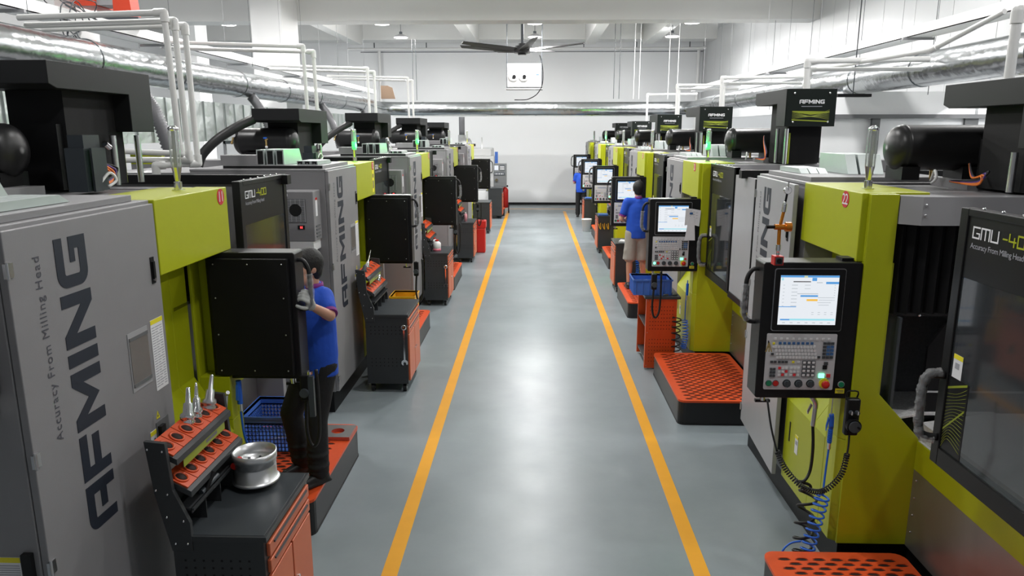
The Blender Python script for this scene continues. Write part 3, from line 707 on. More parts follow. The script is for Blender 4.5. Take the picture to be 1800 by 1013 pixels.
    if paper:
        b = P_(); yp = yf + .02
        b.prism([(-.02, 1.88), (.055, 1.90), (.125, 1.89), (.12, 2.06), (.05, 2.055), (-.03, 2.04)], 'y', yp, yp + .001, PAPER)
        b.prism([(.015, 1.74), (.12, 1.74), (.09, 1.95), (.05, 2.0), (.03, 1.95)], 'y', yp + .003, yp + .004, PAPER)
        for k in range(9): b.box(.0 + (k % 3) * .03, .018 + (k % 3) * .03, yp + .001, yp + .0016, 1.96 + k * .009, 1.964 + k * .009, INKG)
        b.box(.05, .08, yp + .0041, yp + .0046, 2.0, 2.02, KEYB)
        b.build('taped_note', pd)
    return t
Lx = [-1.975, -1.945, -1.80, -1.75, -1.70]
Ly = [2.62, 6.90, 10.67, 14.93, 18.9]
MG = 'grey and lime milling machines in two rows'
mlab = ['nearest grey and lime milling machine beside the black cart with the turned ring',
        'second milling machine from the camera in the row behind the black trousers worker',
        'third milling machine beyond the cart with the white jug, green lamp lit',
        'fourth grey and lime milling machine before the far white machine',
        'last grey and lime milling machine next to the white machine by the back wall']
nums = ['11', '12', '13', '14', '15']
machines = []
for i in range(5):
    machines.append(make_machine((Lx[i], Ly[i], 0), 0, mlab[i], nums[i], lit=i in (1, 2), door=(2.2, 2.2, 2.0, 2.0, 1.9)[i], zhead=(3.14, 3.02, 3.06, 3.06, 3.02)[i], group=MG, tx=-.40 if i == 0 else -.24, ty=1.3, pdx=-.07, headx=(-.63, -.56, -.62, -.64, -.64)[i], hy=.2 if i == 0 else 0))
Ry = [4.27 + 4.13 * k + 2.035 for k in range(6)]
rlab = ['nearest lime and grey milling machine with red disc twenty two and large lit screen',
        'second milling machine, behind the red perforated table with a note taped on its screen',
        'third milling machine where the worker in blue polo and khaki shorts stands',
        'fourth milling machine just beyond the khaki shorts worker, screen showing above his head side',
        'fifth milling machine with a lit green lamp before the distant worker',
        'last milling machine, where the distant worker in black trousers stands by the back wall']
rn = ['22', '21', '20', '19', '18', '17']
for i in range(6):
    machines.append(make_machine((1.895 if i == 0 else 1.87, Ry[i], 0), PI, rlab[i], rn[i], lit=i in (1, 4), door=(2.45, 1.82, 1.9, 1.9, 1.9, 1.9)[i],
        zhead=(3.06, 3.19, 3.15, 3.12, 3.05, 3.05)[i], leaf=(i == 1), ajar=R(-3.5) if i == 0 else 0, group=MG, paper=i in (1,), servo=False))

TURNED = mat('turned_aluminium', (.66, .67, .68), .34, .9)
# ================================================================== PLATFORMS
def platform(x0, x1, y0, y1, h, label):
    """x0 is the aisle edge; slots run across"""
    t = thing('step_platform', label, 'step platform', (0, 0, 0), 0, 'orange topped step platforms')
    a, b_ = min(x0, x1), max(x0, x1)
    t.location = ((a + b_) / 2, (y0 + y1) / 2, 0)
    w, l = (b_ - a) / 2, (y1 - y0) / 2
    b = MB(); b.prism(rrect(-w + .004, w - .004, -l + .004, l - .004, .07), 'z', 0.012, h - .02, SIDE); b.prism(rrect(-w, w, -l, l, .07), 'z', 0, .012, RUBBER)
    b.build('side_panel', t)
    b = MB(); b.prism(rrect(-w, w, -l, l, .07), 'z', h - .02, h, ORANGEP)
    nx = int((2 * w - .1) / .105); ny = int((2 * l - .08) / .048)
    for i in range(nx):
        for j in range(ny):
            x = -w + .07 + (i + .5 * (j % 2)) * .105; y = -l + .05 + j * .048
            if x + .08 > w - .02: continue
            b.prism([(x, y), (x + .02, y + .011), (x + .04, y + .014), (x + .06, y + .011), (x + .08, y), (x + .06, y - .007), (x + .04, y - .009), (x + .02, y - .007)], 'z', h, h + .0012, SLOT)
            b.add([(x, y + .013, h), (x + .08, y + .013, h), (x + .06, y + .013, h + .006), (x + .02, y + .013, h + .006), (x + .02, y + .026, h), (x + .06, y + .026, h)], [(0, 1, 2, 3), (0, 3, 4), (3, 2, 5, 4), (2, 1, 5)], ORANGEP)
    b.build('tread_plate', t)
    return t
P1 = platform(-1.53, -2.36, 4.62, 6.0, .27, 'orange topped step platform under the worker in black trousers')
platform(-1.50, -2.3, 8.85, 10.32, .25, 'step platform just past the cart with the leaning tool rack and wrench')
platform(-1.42, -2.2, 12.8, 14.3, .25, 'step platform just past the cart with the white jug')
platform(-1.35, -2.15, 16.9, 18.3, .25, 'step platform behind the cart with the red toolbox')
platform(-.99, -1.29, 24.68, 25.2, .25, 'small step platform beside the red wheeled extinguisher')
platform(1.43, 2.29, 2.55, 4.13, .25, 'nearest step platform cut by the frame below the coiled blue hose')
platform(1.42, 2.30, 6.72, 8.3, .25, 'step platform in front of the red perforated table')
platform(1.45, 2.28, 10.88, 12.4, .25, 'step platform the worker in khaki shorts stands on')
platform(1.56, 2.3, 14.95, 16.5, .25, 'step platform beyond the cart the khaki shorts worker leans by')
platform(1.62, 2.3, 19.0, 20.46, .25, 'far step platform with a white rag on it')

# ================================================================== CARTS
def cart(x, y, rotz, label, rack=True, wrench=False, L=.70, D=.46, H=.88, leanrack=False):
    t = thing('tool_cart', label, 'tool cart', (x, y, 0), rotz, 'charcoal and orange tool carts')
    key = '%.2f%.2f%.2f' % (L, D, H)
    b = MB(); b.box(-D, -.012, 0, L, .10, H - .03, CART)
    for zz in ((.66, .70, .74), (.30, .34, .38)):
        for z in zz:
            for k in range(8): b.box(-D + .05 + k * .045, -D + .062 + k * .045, -.0008, .002, z, z + .012, BLACKM)
    b.build('body', t, 'c_body' + key, bevel=.003)
    b = MB(); b.box(-D - .005, .005, -.005, L + .005, H - .03, H - .002, CART); b.box(-D + .01, -.01, .01, L - .01, H - .002, H, CARTT)
    b.build('worktop', t, 'c_top' + key, bevel=.004)
    for k, z in enumerate((.755, .665)):
        b = MB(); b.box(-.012, .008, .03, L - .03, z, z + .07, ORANGEL)
        d = b.build('drawer', t, 'c_dr%d' % k + key, bevel=.004)
        b = MB(); b.box(.008, .016, .08, L - .08, z + .05, z + .06, DGREY); b.build('drawer_pull', d, 'c_dp%d' % k + key)
    for k in range(2):
        ya = .03 + k * (L / 2 - .025); yb = ya + L / 2 - .04
        b = MB(); b.box(-.012, .008, ya, yb, .13, .65, ORANGEL); d = b.build('door', t, 'c_do%d' % k + key, bevel=.004)
        yy_ = yb - .03 if k == 0 else ya + .03
        b = MB(); b.cyl((.008, yy_, .42), (.022, yy_, .42), .012, CHROME, n=12); b.build('lock', d, 'c_lk%d' % k + key)
    for px in (-D + .05, -.06):
        for py in (.06, L - .06):
            b = MB(); b.cyl((px - .018, py, .04), (px + .018, py, .04), .04, RUBBER, n=20); b.cyl((px - .02, py, .04), (px + .02, py, .04), .016, STEEL, n=10)
            b.prism([(py - .03, .1), (py + .03, .1), (py + .015, .03), (py - .015, .03)], 'x', px - .026, px - .02, REDD if False else DGREY); b.box(px - .026, px + .026, py - .03, py + .03, .092, .1, DGREY)
            b.build('caster', t, 'c_cs%.2f%.2f' % (px, py))
    if rack:
        def zz(s): return -D - .02 - .10 * s   # front face leaning back with height
        for k, py in enumerate((-.007, L - .018)):
            b = MB(); b.prism([(-D - .0, .80), (-D + .10, .80), (-D + .10, .95), (-D + .03, 1.12), (-D + .015, 1.36), (-D - .085, 1.37), (-D - .06, 1.1)], 'y', py, py + .025, CART)
            sp = b.build('rack_side_panel', t, 'c_rs%d' % k + key, bevel=.002)
            b = MB()
            for (xx_, z_) in ((-D - .07, 1.33), (-D - .00, 1.32), (-D - .05, 1.12), (-D + .005, 1.10), (-D - .01, .98), (-D + .07, .96), (-D + .02, .84), (-D + .08, .84)): b.ball((xx_, py + (-.001 if not k else .026), z_), .006, CHROME, 6)
            b.build('bolt', sp, 'c_rb%d' % k + key)
        for k, (xa, za) in enumerate(((-D - .085, 1.335), (-D - .03, 1.17))):
            # tilted tray sloping down to the front, a row of ringed sockets
            xb, zb = xa + .135, za - .07
            b = MB(); b.prism([(xa, za), (xb, zb), (xb, zb - .03), (xa, za - .03)], 'y', .026, L - .026, CART)
            n_ = Vector((.07, 0, .135)).normalized(); d_ = Vector((.135, 0, -.07)).normalized()
            tr = b.build('rack_shelf', t, 'c_sh%d' % k + key)
            for q in range(6):
                yc = .03 + (L - .06) * (q + .5) / 6; hw = (L - .06) / 12 - .003
                c0 = Vector((xa, yc, za)) + d_ * .066 + n_ * .001
                b = MB()
                Q = Matrix((( d_.x, 0, n_.x, c0.x), (0, 1, 0, c0.y), (d_.z, 0, n_.z, c0.z), (0, 0, 0, 1)))
                bb = MB(Q); bb.box(-.062, .062, -hw, hw, 0, .008, ORANGE)
                bb.lathe([(.040, .008), (.040, .014), (.030, .014), (.028, .006)], (0, 0, 0), ORANGE, n=20); bb.lathe([(0, .0085), (.0285, .0085), (.0285, .009), (0, .009)], (0, 0, 0), SLOT, n=20)
                bb.build('tool_socket', t, 'c_so%d%d' % (k, q) + key)
        b = MB(); b.box(-D - .02, -D + .11, .026, L - .026, 1.0, 1.012, CART)
        for q in range(1, 4): b.box(-D + .0, -D + .10, L * q / 4, L * q / 4 + .008, .88, 1.0, CART)
        b.box(-D + .095, -D + .10, .026, L - .026, .985, 1.012, CART); b.box(-D - .005, -D + .0, .026, L - .026, .88, 1.15, CART)
        b.build('rack_pigeonhole', t, 'c_pg' + key)
        b = MB(); b.box(-D + .042, -D + .044, .1, L - .1, 1.19, 1.235, LIMEL); b.box(-D + .044, -D + .045, .35, L - .2, 1.205, 1.222, MGREY); b.build('rack_label', t, 'c_rl' + key)
    return t
cart(-1.29, 3.16, 0, 'black and orange tool cart in the near corner, carrying the turned ring', L=.68)
cart(-1.345, 7.54, 0, 'tool cart with tall leaning rack and a long spanner on its side', L=.76)
cart(-1.385, 11.6, 0, 'tool cart with white red-capped jug on top', L=.76, D=.38)
cart(-1.30, 15.66, 0, 'tool cart with the pink bottle and red toolbox', L=.80, D=.36)
cart(-1.22, 20.3, 0, 'narrow dark tool cart between red toolbox and the far white machine', L=.8, rack=False)
cart(-1.03, 23.9, 0, 'last tool cart with orange doors in front of the white machine', L=.7, rack=False, H=1.0)
cart(1.44, 13.42, PI, 'tool cart with orange doors beside the khaki shorts worker', L=.70, D=.38, rack=False)
cart(1.50, 17.7, PI, 'tool cart with yellow air fittings and a blue tray on top', L=.70, D=.38)
cart(1.47, 22.1, PI, 'far tool cart with two blue trays stacked on its side', L=.70, D=.36)
def spanner(x, y, z, lab, ln=.36):
    b = MB(); 
    b.prism(rrect(x - .009, x + .009, z - ln / 2, z + ln / 2, .006, 2), 'y', y - .012, y - .006, CHROME)
    b.lathe([(.018, y - .014), (.030, y - .014), (.030, y - .004), (.018, y - .004), (.018, y - .014)], (x, 0, z + ln / 2 + .02), CHROME, 'y', 18)
    a = []
    for k in range(11):
        th = R(-60 - 5 - k * 0) if 0 else R(-40 + k * 26 + 170 - 40)
    pts = [(x - .012, z - ln / 2), (x - .034, z - ln / 2 - .02), (x - .036, z - ln / 2 - .045), (x - .02, z - ln / 2 - .066), (x - .012, z - ln / 2 - .06), (x - .014, z - ln / 2 - .035), (x, z - ln / 2 - .025), (x + .014, z - ln / 2 - .035), (x + .016, z - ln / 2 - .055), (x + .026, z - ln / 2 - .06), (x + .036, z - ln / 2 - .042), (x + .032, z - ln / 2 - .018), (x + .012, z - ln / 2)]
    b.prism(pts, 'y', y - .014, y - .004, CHROME)
    b.cyl((x, y, z + ln / 2 + .025), (x, y - .03, z + ln / 2 + .025), .01, BRASS, n=10)
    tag(b.build('spanner'), lab, 'spanner', 'spanners hung on cart sides')
spanner(-1.39, 7.54, .55, 'long ring spanner hanging on the side of the racked cart', .34)
spanner(-1.425, 11.6, .51, 'ring spanner hanging on the side of the cart with the jug', .25)

# things on the carts and platforms -----------------------------------------
t = thing('turned_ring', 'silver machined ring with flange on the near cart worktop', 'metal part', (-1.535, 3.70, .88))
b = MB(); b.lathe([(0, 0), (.045, 0), (.045, .02), (.06, .025), (.125, .028), (.128, .036), (.122, .042), (.112, .044), (.112, .11), (.108, .115), (.108, .125), (.113, .128), (.113, .15), (.118, .155), (.118, .20), (.110, .20), (.106, .15), (.095, .13), (.05, .125), (.045, .10), (0, .10)], (0, 0, 0), TURNED, n=64)
b.build('ring_body', t)
b = MB()
for k in range(8):
    a = k * PI / 4; b.cyl((.075 * math.cos(a), .075 * math.sin(a), .125), (.075 * math.cos(a), .075 * math.sin(a), .132), .008, DGREY, n=10)
b.build('bolt_hole', t)
for k, (x, y, z, tl, lab, hx_) in enumerate(((-1.80, 3.52, 1.32, .5, 'chrome tool holder leaning in the middle of the rack', .13), (-1.79, 3.60, 1.32, .35, 'slim chrome tool holder between two larger ones', .15), (-1.785, 3.73, 1.32, .45, 'chrome tool holder with fluted end mill in the rack corner', .12))):
    b = MB(); d = Vector((.02 + .1 * (k == 2), .34 * tl, 1)).normalized(); p = Vector((x, y, z - .02))
    pr = ((0, .030), (.02, .034), (.028, .026), (.035, .034), (.05, .034), (.06, .022), (.10, .020), (.105, .012), (.17 if k != 1 else .15, .009), (.175, .004))
    pts = [p + d * h * 1.15 for h, r in pr]; b.tube(pts, .02, STEEL if k == 2 else CHROME, 16, rs=[r * (1.15 if k != 1 else .9) for h, r in pr]); b.build('tool_holder')
    o = bpy.data.objects[-1] if False else COL.objects[-1]; tag(o, lab, 'tool holder', 'tool holders in the near rack')
b = MB(); b.cyl((-1.62, 3.62, 1.02), (-1.62, 3.70, 1.03), .02, RED, .015); tag(b.build('screwdriver'), 'red handled tool lying in the near rack pigeonhole', 'tool')
b = MB(); b.cyl((-1.66, 3.36, 1.013), (-1.64, 3.42, 1.09), .012, BLACKS); b.cyl((-1.67, 3.33, 1.018), (-1.66, 3.5, 1.03), .014, DGREY)
tag(b.build('cutter'), 'small dark cutter lying in the near rack shelf', 'tool')
for k, (dx, y, lab) in enumerate(((-.52, 7.95, 'drill in its holder standing up from the leaning rack'), (-.5, 7.72, 'short dark holder in the leaning rack'), (-.42, 8.05, 'chrome holder on the lower tray of the leaning rack'))):
    p = Vector((-1.345 + dx, y, 1.30 - .17 * (k == 2))); d = Vector((.2, .35, 1)).normalized()
    b = MB(); hs = [(0, .03), (.03, .032), (.05, .022), (.08, .02), (.09, .008), (.22 if k == 0 else .1, .004)]
    b.tube([p + d * h for h, r in hs], .02, CHROME if k != 1 else DGREY, 12, rs=[r for h, r in hs]); tag(b.build('tool_holder'), lab, 'tool holder', 'tool holders in the second rack')
def crate(x0, x1, y0, y1, z, h, m, label, perf=True, cat='crate'):
    t = thing('plastic_crate', label, cat, ((x0 + x1) / 2, (y0 + y1) / 2, z)); w = (x1 - x0) / 2; l = (y1 - y0) / 2
    b = MB(); th = .008
    b.box(-w, w, -l, l, 0, .01, m)
    def wall(ax, c, e0, e1):
        def bb(a0, a1, z0, z1):
            if ax == 'x': b.box(c - th / 2, c + th / 2, a0, a1, z0, z1, m)
            else: b.box(a0, a1, c - th / 2, c + th / 2, z0, z1, m)
        if perf:
            n = int((e1 - e0) / .028)
            for k in range(n + 1): a = e0 + (e1 - e0) * k / n; bb(a - .006, a + .006, 0, h * .78)
            for k in range(8): zz_ = h * .78 * k / 7; bb(e0, e1, zz_ - .006 + .006, zz_ + .010)
            bb(e0, e1, h * .76, h)
        else:
            bb(e0, e1, 0, h)
            for k in range(5): a = e0 + .02 + (e1 - e0 - .04) * k / 4; 
        return
    wall('x', -w, -l, l); wall('x', w, -l, l); wall('y', -l, -w, w); wall('y', l, -w, w)
    b.build('crate_body', t)
    b = MB()
    for (a0, a1, b0, b1) in ((-w - .014, w + .014, -l - .014, -l + .004), (-w - .014, w + .014, l - .004, l + .014), (-w - .014, -w + .004, -l, l), (w - .004, w + .014, -l, l)): b.box(a0, a1, b0, b1, h - .02, h, m)
    if not perf:
        for k in range(6): a = -w + .02 + (2 * w - .04) * k / 5; b.box(a - .004, a + .004, -l - .012, -l, 0, h, m)
        for k in range(4): a = -l + .02 + (2 * l - .04) * k / 3; b.box(-w - .012, -w, a - .004, a + .004, 0, h, m)
    b.build('rim', t)
    return t
crate(-2.34, -1.82, 5.42, 5.86, .272, .30, BLUEC, 'deep blue slotted crate on the platform behind the worker')
crate(1.20, 1.64, 8.50, 8.86, .90, .19, BLUEC, 'blue solid crate standing on the red perforated table', perf=False)
b = MB(); b.cyl((-2.2, 5.55, .31), (-1.95, 5.62, .33), .012, CHROME); b.cyl((-2.1, 5.7, .31), (-1.9, 5.6, .32), .02, STEEL); tag(b.build('machined_part'), 'small shiny part lying in the slotted blue crate', 'metal part')
crate(-1.80, -1.50, 8.9, 9.25, .252, .52, YELC, 'yellow crate on the platform behind the leaning rack', perf=False)
t = thing('steel_plate', 'flat steel plate with round hole on the near platform', 'metal part', (-1.66, 5.78, .272))
b = MB(); n = 32; ring = [(.055 * math.cos(2 * PI * k / n), .055 * math.sin(2 * PI * k / n)) for k in range(n)]
sq = []
for k in range(n):
    c, s = math.cos(2 * PI * k / n), math.sin(2 * PI * k / n); q = max(abs(c), abs(s)); sq.append((.13 * c / q, .13 * s / q))
vs = [(x, y, z) for z in (0, .03) for x, y in ring] + [(x, y, z) for z in (0, .03) for x, y in sq]
b.add(vs, [(k, (k + 1) % n, n + (k + 1) % n, n + k) for k in range(n)], COPPER)
b.add(vs, [(n + k, n + (k + 1) % n, 3 * n + (k + 1) % n, 3 * n + k) for k in range(n)] + [(k, 2 * n + k, 2 * n + (k + 1) % n, (k + 1) % n) for k in range(n)], SHEET)
b.add(vs, [(2 * n + k, 2 * n + (k + 1) % n, 3 * n + (k + 1) % n, 3 * n + k) for k in range(n)], COPPER)
b.build('plate', t)
def bottle(x, y, z, m, h, r, lab, capm):
    t = thing('bottle', lab, 'bottle', (x, y, z))
    b = MB(); b.lathe([(0, 0), (r, 0), (r, h * .7), (r * .7, h * .82), (r * .35, h * .88), (r * .35, h * .92), (0, h * .92)], (0, 0, 0), m, n=20); b.build('bottle_body', t)
    b = MB(); b.cyl((0, 0, h * .9), (0, 0, h), r * .45, capm, n=14); b.build('cap', t)
    if r > .05:
        b = MB(); b.lathe([(r + .001, 0.005), (r + .001, .05), (r, .05)], (0, 0, 0), mat('pink_liquid_%d' % int(z * 100), (.7, .18, .25), .4), n=20); b.build('liquid', t)
bottle(-1.585, 11.8, .88, WPLA, .19, .065, 'white jug with red cap on the cart worktop', RED)
bottle(-1.66, 12.05, .88, WPLA, .19, .055, 'second white red-capped jug partly hidden by the first', RED)
bottle(-1.49, 15.9, .88, mat('pink_bottle', (.7, .30, .35), .4), .2, .035, 'slim pink and white squeeze bottle on a far cart', WPLA)
t = thing('toolbox', 'red toolbox chest standing behind the cart with the pink bottle', 'toolbox', (-1.28, 17.2, .0)); 
b = MB(); b.box(-.06, .14, -.2, .1, 0, .58, RED); b.box(-.10, .16, -.2, .08, .58, .76, RED); b.build('box', t, bevel=.02); b = MB(); b.tube([(-.05, -.1, .76), (-.05, -.1, .81), (.08, -.1, .81), (.08, -.1, .76)], .012, BLACKS); b.build('handle', t)
b = MB(); b.prism([(1.68, 19.6), (1.84, 19.5), (1.95, 19.75), (1.80, 19.95)], 'z', .252, .33, WPLA); tag(b.build('rag', bevel=.03), 'white rag lying on the far platform', 'cloth')
for (x, y, z, lab) in ((1.52, 17.3, .882, 'blue tray on the cart with yellow air fittings'), (1.52, 21.7, .882, 'upper blue tray on the far cart'),):
    b = MB(); b.box(x, x + .22, y - .25, y, z, z + .035, BLUEC); tag(b.build('parts_tray', bevel=.004), lab, 'tray', 'blue trays on far carts')
for k in range(3):
    b = MB(); x = 1.52 + .09 * k; b.tube([(x, 16.98, .7), (x + .02, 16.96, .62), (x + .05, 16.96, .58), (x + .04, 16.97, .72)], .008, YELC, 6, 4); tag(b.build('air_fitting'), 'yellow air fitting hanging on the cart side', 'fitting', 'yellow air fittings')
b = MB(); b.lathe([(0, 0), (.028, 0), (.03, .12), (.015, .15), (.012, .2), (0, .2)], (1.66, 12.95, .88), mat('amber_can', (.3, .25, .08), .3, .6), n=16); tag(b.build('spray_can'), 'small can standing on the cart beside the worker in shorts', 'can')
b = MB(); b.prism([(1.50, 12.78), (1.66, 12.74), (1.70, 12.9), (1.56, 13.0)], 'z', .88, .92, PAPER); tag(b.build('rag', bevel=.01), 'crumpled white paper on the cart beside the shorts worker', 'cloth')
# red perforated table
t = thing('perforated_table', 'red perforated side table carrying the blue crate', 'table', (1.34, 8.42, 0))
b = MB(); b.box(.0, .36, 0, .02, .02, .87, ORANGE); b.box(0, .02, .02, .05, .02, .87, ORANGE)
for z0_ in (.5, .10):
    for i in range(9):
        for j in range(7): b.box(.045 + i * .033, .053 + i * .033, -.001, 0, z0_ + j * .045, z0_ + .010 + j * .045, SLOT)
for x in (.02, .34):
    for z in (.05, .46, .85): b.ball((x, -.001, z), .006, CHROME, 6)
b.build('side_panel', t)
b = MB(); b.box(.0, .36, .66, .68, .02, .87, ORANGE); b.build('side_panel', t)
for z in (.10, .50): b = MB(); b.box(.01, .35, .02, .66, z, z + .02, CART); b.build('shelf', t)
b = MB(); b.box(-.02, .40, -.01, .70, .87, .9, CARTT); b.build('table_top', t, bevel=.004)
for k, (x, y) in enumerate(((.2, .05), (.26, .12), (.31, .06))):
    b = MB(); b.cyl((1.34 + x, 8.42 + y, .912), (1.34 + x + .06, 8.42 + y + .01, .912), .012, CHROME, n=8); tag(b.build('cutting_tool'), 'small chrome cutter lying on the red table edge', 'tool', 'cutters on the red table')
# white bucket far right, dark stool-top
t = thing('bucket', 'grey plastic bucket on the floor beside the far cart', 'bucket', (1.52, 20.9, 0)); b = MB(); b.lathe([(0, 0), (.11, 0), (.14, .34), (.15, .34), (.15, .36), (.13, .36), (.105, .02), (0, .02)], (0, 0, 0), WPLA, n=24); b.build('pail', t)
b = MB(); b.tube([(-.145, 0, .34), (-.1, -.06, .2), (0, -.12, .14), (.1, -.06, .2), (.145, 0, .34)], .004, STEEL, 6, 4); b.build('handle', t)

# ------------------------------------------------ hand units, hoses
def coil(name, lab, P, r, turns, m, cat='hose', th=.006, pre=None, post=None, group=None):
    t = thing(name, lab, cat, tuple(P[0]), 0, group); o = Vector(P[0])
    b = MB(); b.tube([Vector(p) - o for p in helix(P, r, turns, 9)], th, m, 6); b.build('coil', t)
    for q in (pre, post):
        if q: b = MB(); b.tube([Vector(p) - o for p in q], th, m, 6, 6); b.build('straight_hose', t)
    return t
# black coiled cord with pulse handwheel on machine 22
t = thing('handwheel_controller', 'black handheld handwheel hung on lime column with coiled cord', 'handwheel', (1.885, 4.13, 1.14))
b = MB(); b.box(-.04, .04, -.045, 0, -.10, .13, BLACKS); b.build('case', t, bevel=.012, seg=3)
b = MB(); b.cyl((0, -.045, -.03), (0, -.075, -.03), .042, BLACK, n=24); b.cyl((.0, -.075, -.03), (0, -.085, -.03), .034, DGREY, n=24); b.cyl((.018, -.085, -.03), (.018, -.1, -.03), .007, BLACK, n=8); b.build('dial', t)
for x in (-.018, .018): b = MB(); b.cyl((x, -.045, .05), (x, -.065, .05), .012, DGREY, n=14); b.box(x - .002, x + .002, -.068, -.065, .04, .06, PAPER); b.build('selector_knob', t)
b = MB(); b.tube([(-.03, 0, .12), (-.03, -.01, .165), (.03, -.01, .165), (.03, 0, .12)], .005, BLACKS, 6, 3); b.build('hanger', t)
b = MB(); o = Vector((1.885, 4.13, 1.14)); P = [(1.87, 4.08, .93), (1.80, 3.98, .84), (1.68, 3.92, .77), (1.56, 3.90, .80), (1.46, 3.92, .90), (1.41, 3.95, 1.0)]
b.tube([Vector(p) - o for p in helix(P, .014, 46, 8)], .0042, RUBBER, 5); b.tube([(0, -.02, -.10), (-.005, -.035, -.16), (-.015, -.05, -.21)], .006, RUBBER, 8, 4); b.tube([Vector(p) - o for p in ((1.41, 3.95, 1.0), (1.385, 4.0, 1.12), (1.365, 4.05, 1.28))], .006, RUBBER, 8, 5)
b.build('coiled_cord', t)
# air blow gun (metal, black hose)
t = thing('coolant_gun', 'chrome spray gun with black hose on the lime column', 'spray gun', (1.775, 4.40, 1.08))
b = MB(); b.cyl((0, -.02, -.10), (0.005, -.02, .02), .014, STEEL); b.tube([(0.005, -.02, .02), (0, -.025, .06), (-.03, -.04, .10)], .016, STEEL, 10, 4); b.cyl((-.03, -.04, .10), (-.045, -.05, .115), .008, CHROME); b.prism([(-.025, .05), (-.045, .0), (-.04, -.02), (-.015, .04)], 'y', -.027, -.015, STEEL); b.build('gun_body', t)
b = MB(); b.tube([(0, -.02, -.10), (.01, -.03, -.25), (.005, -.03, -.40), (-.04, -.06, -.46), (-.09, -.06, -.46), (.0, -.05, -.49), (.01, -.05, -.53)], .010, RUBBER, 8, 6)
b.tube(helix([(0, -.05, -.53), (-.03, -.1, -.72), (-.04, -.13, -.9), (-.04, -.15, -1.0)], .055, 6, 12), .009, RUBBER, 6)
b.build('hose', t)
b = MB(); b.tube([(1.70, 4.22, .03), (1.80, 4.26, .02), (1.86, 4.22, .05), (1.76, 4.19, .12), (1.68, 4.22, .06), (1.8, 4.24, .02)], .012, RUBBER, 8, 6); tag(b.build('cable_pile'), 'black cable heap on the floor under the blue coil', 'cable')
# blue gun and coil
t = thing('air_gun', 'blue air gun with blue coiled hose beside the spray gun', 'air gun', (1.845, 4.30, 1.0))
b = MB(); b.cyl((0, -.02, -.09), (.002, -.02, .01), .013, BLUEH); b.tube([(0.002, -.02, .01), (.0, -.022, .07), (-.006, -.025, .10)], .015, BLUEH, 10, 3); b.cyl((-.006, -.025, .1), (-.004, -.02, .24), .004, CHROME); b.prism([(-.02, .08), (-.03, .02), (-.028, -.01), (-.016, .06)], 'y', -.027, -.013, BLUEH); b.cyl((0, -.02, -.13), (0, -.02, -.09), .012, CHROME)
for k in range(6): b.cyl((0, -.02, -.08 + k * .014), (0, -.02, -.074 + k * .014), .0155, BLUEH)
b.build('gun_body', t)
b = MB(); b.tube([(0, -.02, -.13), (-.015, -.04, -.30), (-.03, -.07, -.42)], .0065, BLUEH, 8, 6)
b.tube(helix([(-.03, -.07, -.42), (-.07, -.09, -.60), (-.12, -.12, -.80), (-.17, -.15, -.93)], .040, 15, 14), .0065, BLUEH, 7)
b.tube([(-.17, -.15, -.93), (-.22, -.13, -.90), (-.27, -.12, -.80), (-.22, -.1, -.74), (-.15, -.1, -.72)], .006, BLUEH, 8, 6)
b.build('coiled_hose', t)
b = MB(); b.tube([(-.29, -.14, -.80), (-.27, -.15, -.85), (-.22, -.16, -.93)], .02, FILM, 10, 6, rs=[.016 + .006 * math.sin(k * 1.9) for k in range(13)]); b.build('plastic_wrap', t)
# the same kind of hose sets on the next machines
for (x, y, lab) in ((1.80, 8.42, 'blue coiled air hose beside the red perforated table'), (1.82, 12.62, 'blue coiled hose behind the calves of the shorts worker')):
    coil('air_hose', lab, [(x, y, .62), (x + .01, y - .02, .42), (x - .01, y - .02, .28)], .032, 12, BLUEH, pre=[(x + .01, y, 1.1), (x, y, .85), (x, y, .62)], group='blue coiled hoses')
b = MB(); b.cyl((1.81, 8.42, 1.06), (1.81, 8.42, .92), .016, BLUEH); b.cyl((1.81, 8.42, .92), (1.81, 8.42, .86), .012, CHROME); tag(b.build('air_gun'), 'small blue air gun hanging above the red table corner', 'air gun')
b = MB(); b.tube(helix([(1.70, 8.38, .66), (1.69, 8.37, .48), (1.70, 8.36, .26)], .05, 6, 10), .008, RUBBER, 6); tag(b.build('black_hose'), 'black spiral hose in front of the blue one by the red table', 'hose')
coil('red_hose', 'red coiled air hose by the far carts', [(1.86, 17.2, 1.1), (1.86, 17.2, .9), (1.86, 17.15, .7)], .04, 7, RED, th=.009)
# blue hose and guns at machine 11
t = thing('air_gun', 'blue air gun hanging on lime column behind the near rack', 'air gun', (-1.955, 4.50, 1.12))
b = MB(); b.cyl((.02, 0, -.08), (.02, 0, .08), .018, BLUEH); b.cyl((.02, 0, -.13), (.02, 0, -.08), .014, CHROME); b.prism([(-.03, .06), (-.045, -.04), (-.03, -.05), (-.012, .05)], 'x', .012, .028, BLUEH); b.build('gun_body', t)
b = MB(); b.tube([(.02, 0, -.13), (.03, .0, -.3), (.05, .03, -.42), (.1, .05, -.5)], .008, BLUEH, 8, 6); b.build('hose', t)
b = MB(); b.cyl((-1.95, 4.28, 1.04), (-1.93, 4.28, 1.18), .016, STEEL); b.cyl((-1.93, 4.28, 1.18), (-1.90, 4.25, 1.21), .012, STEEL); b.cyl((-1.95, 4.28, .98), (-1.95, 4.28, 1.04), .012, BRASS)
tag(b.build('spray_gun'), 'steel spray gun beside the blue one behind the near rack', 'spray gun')
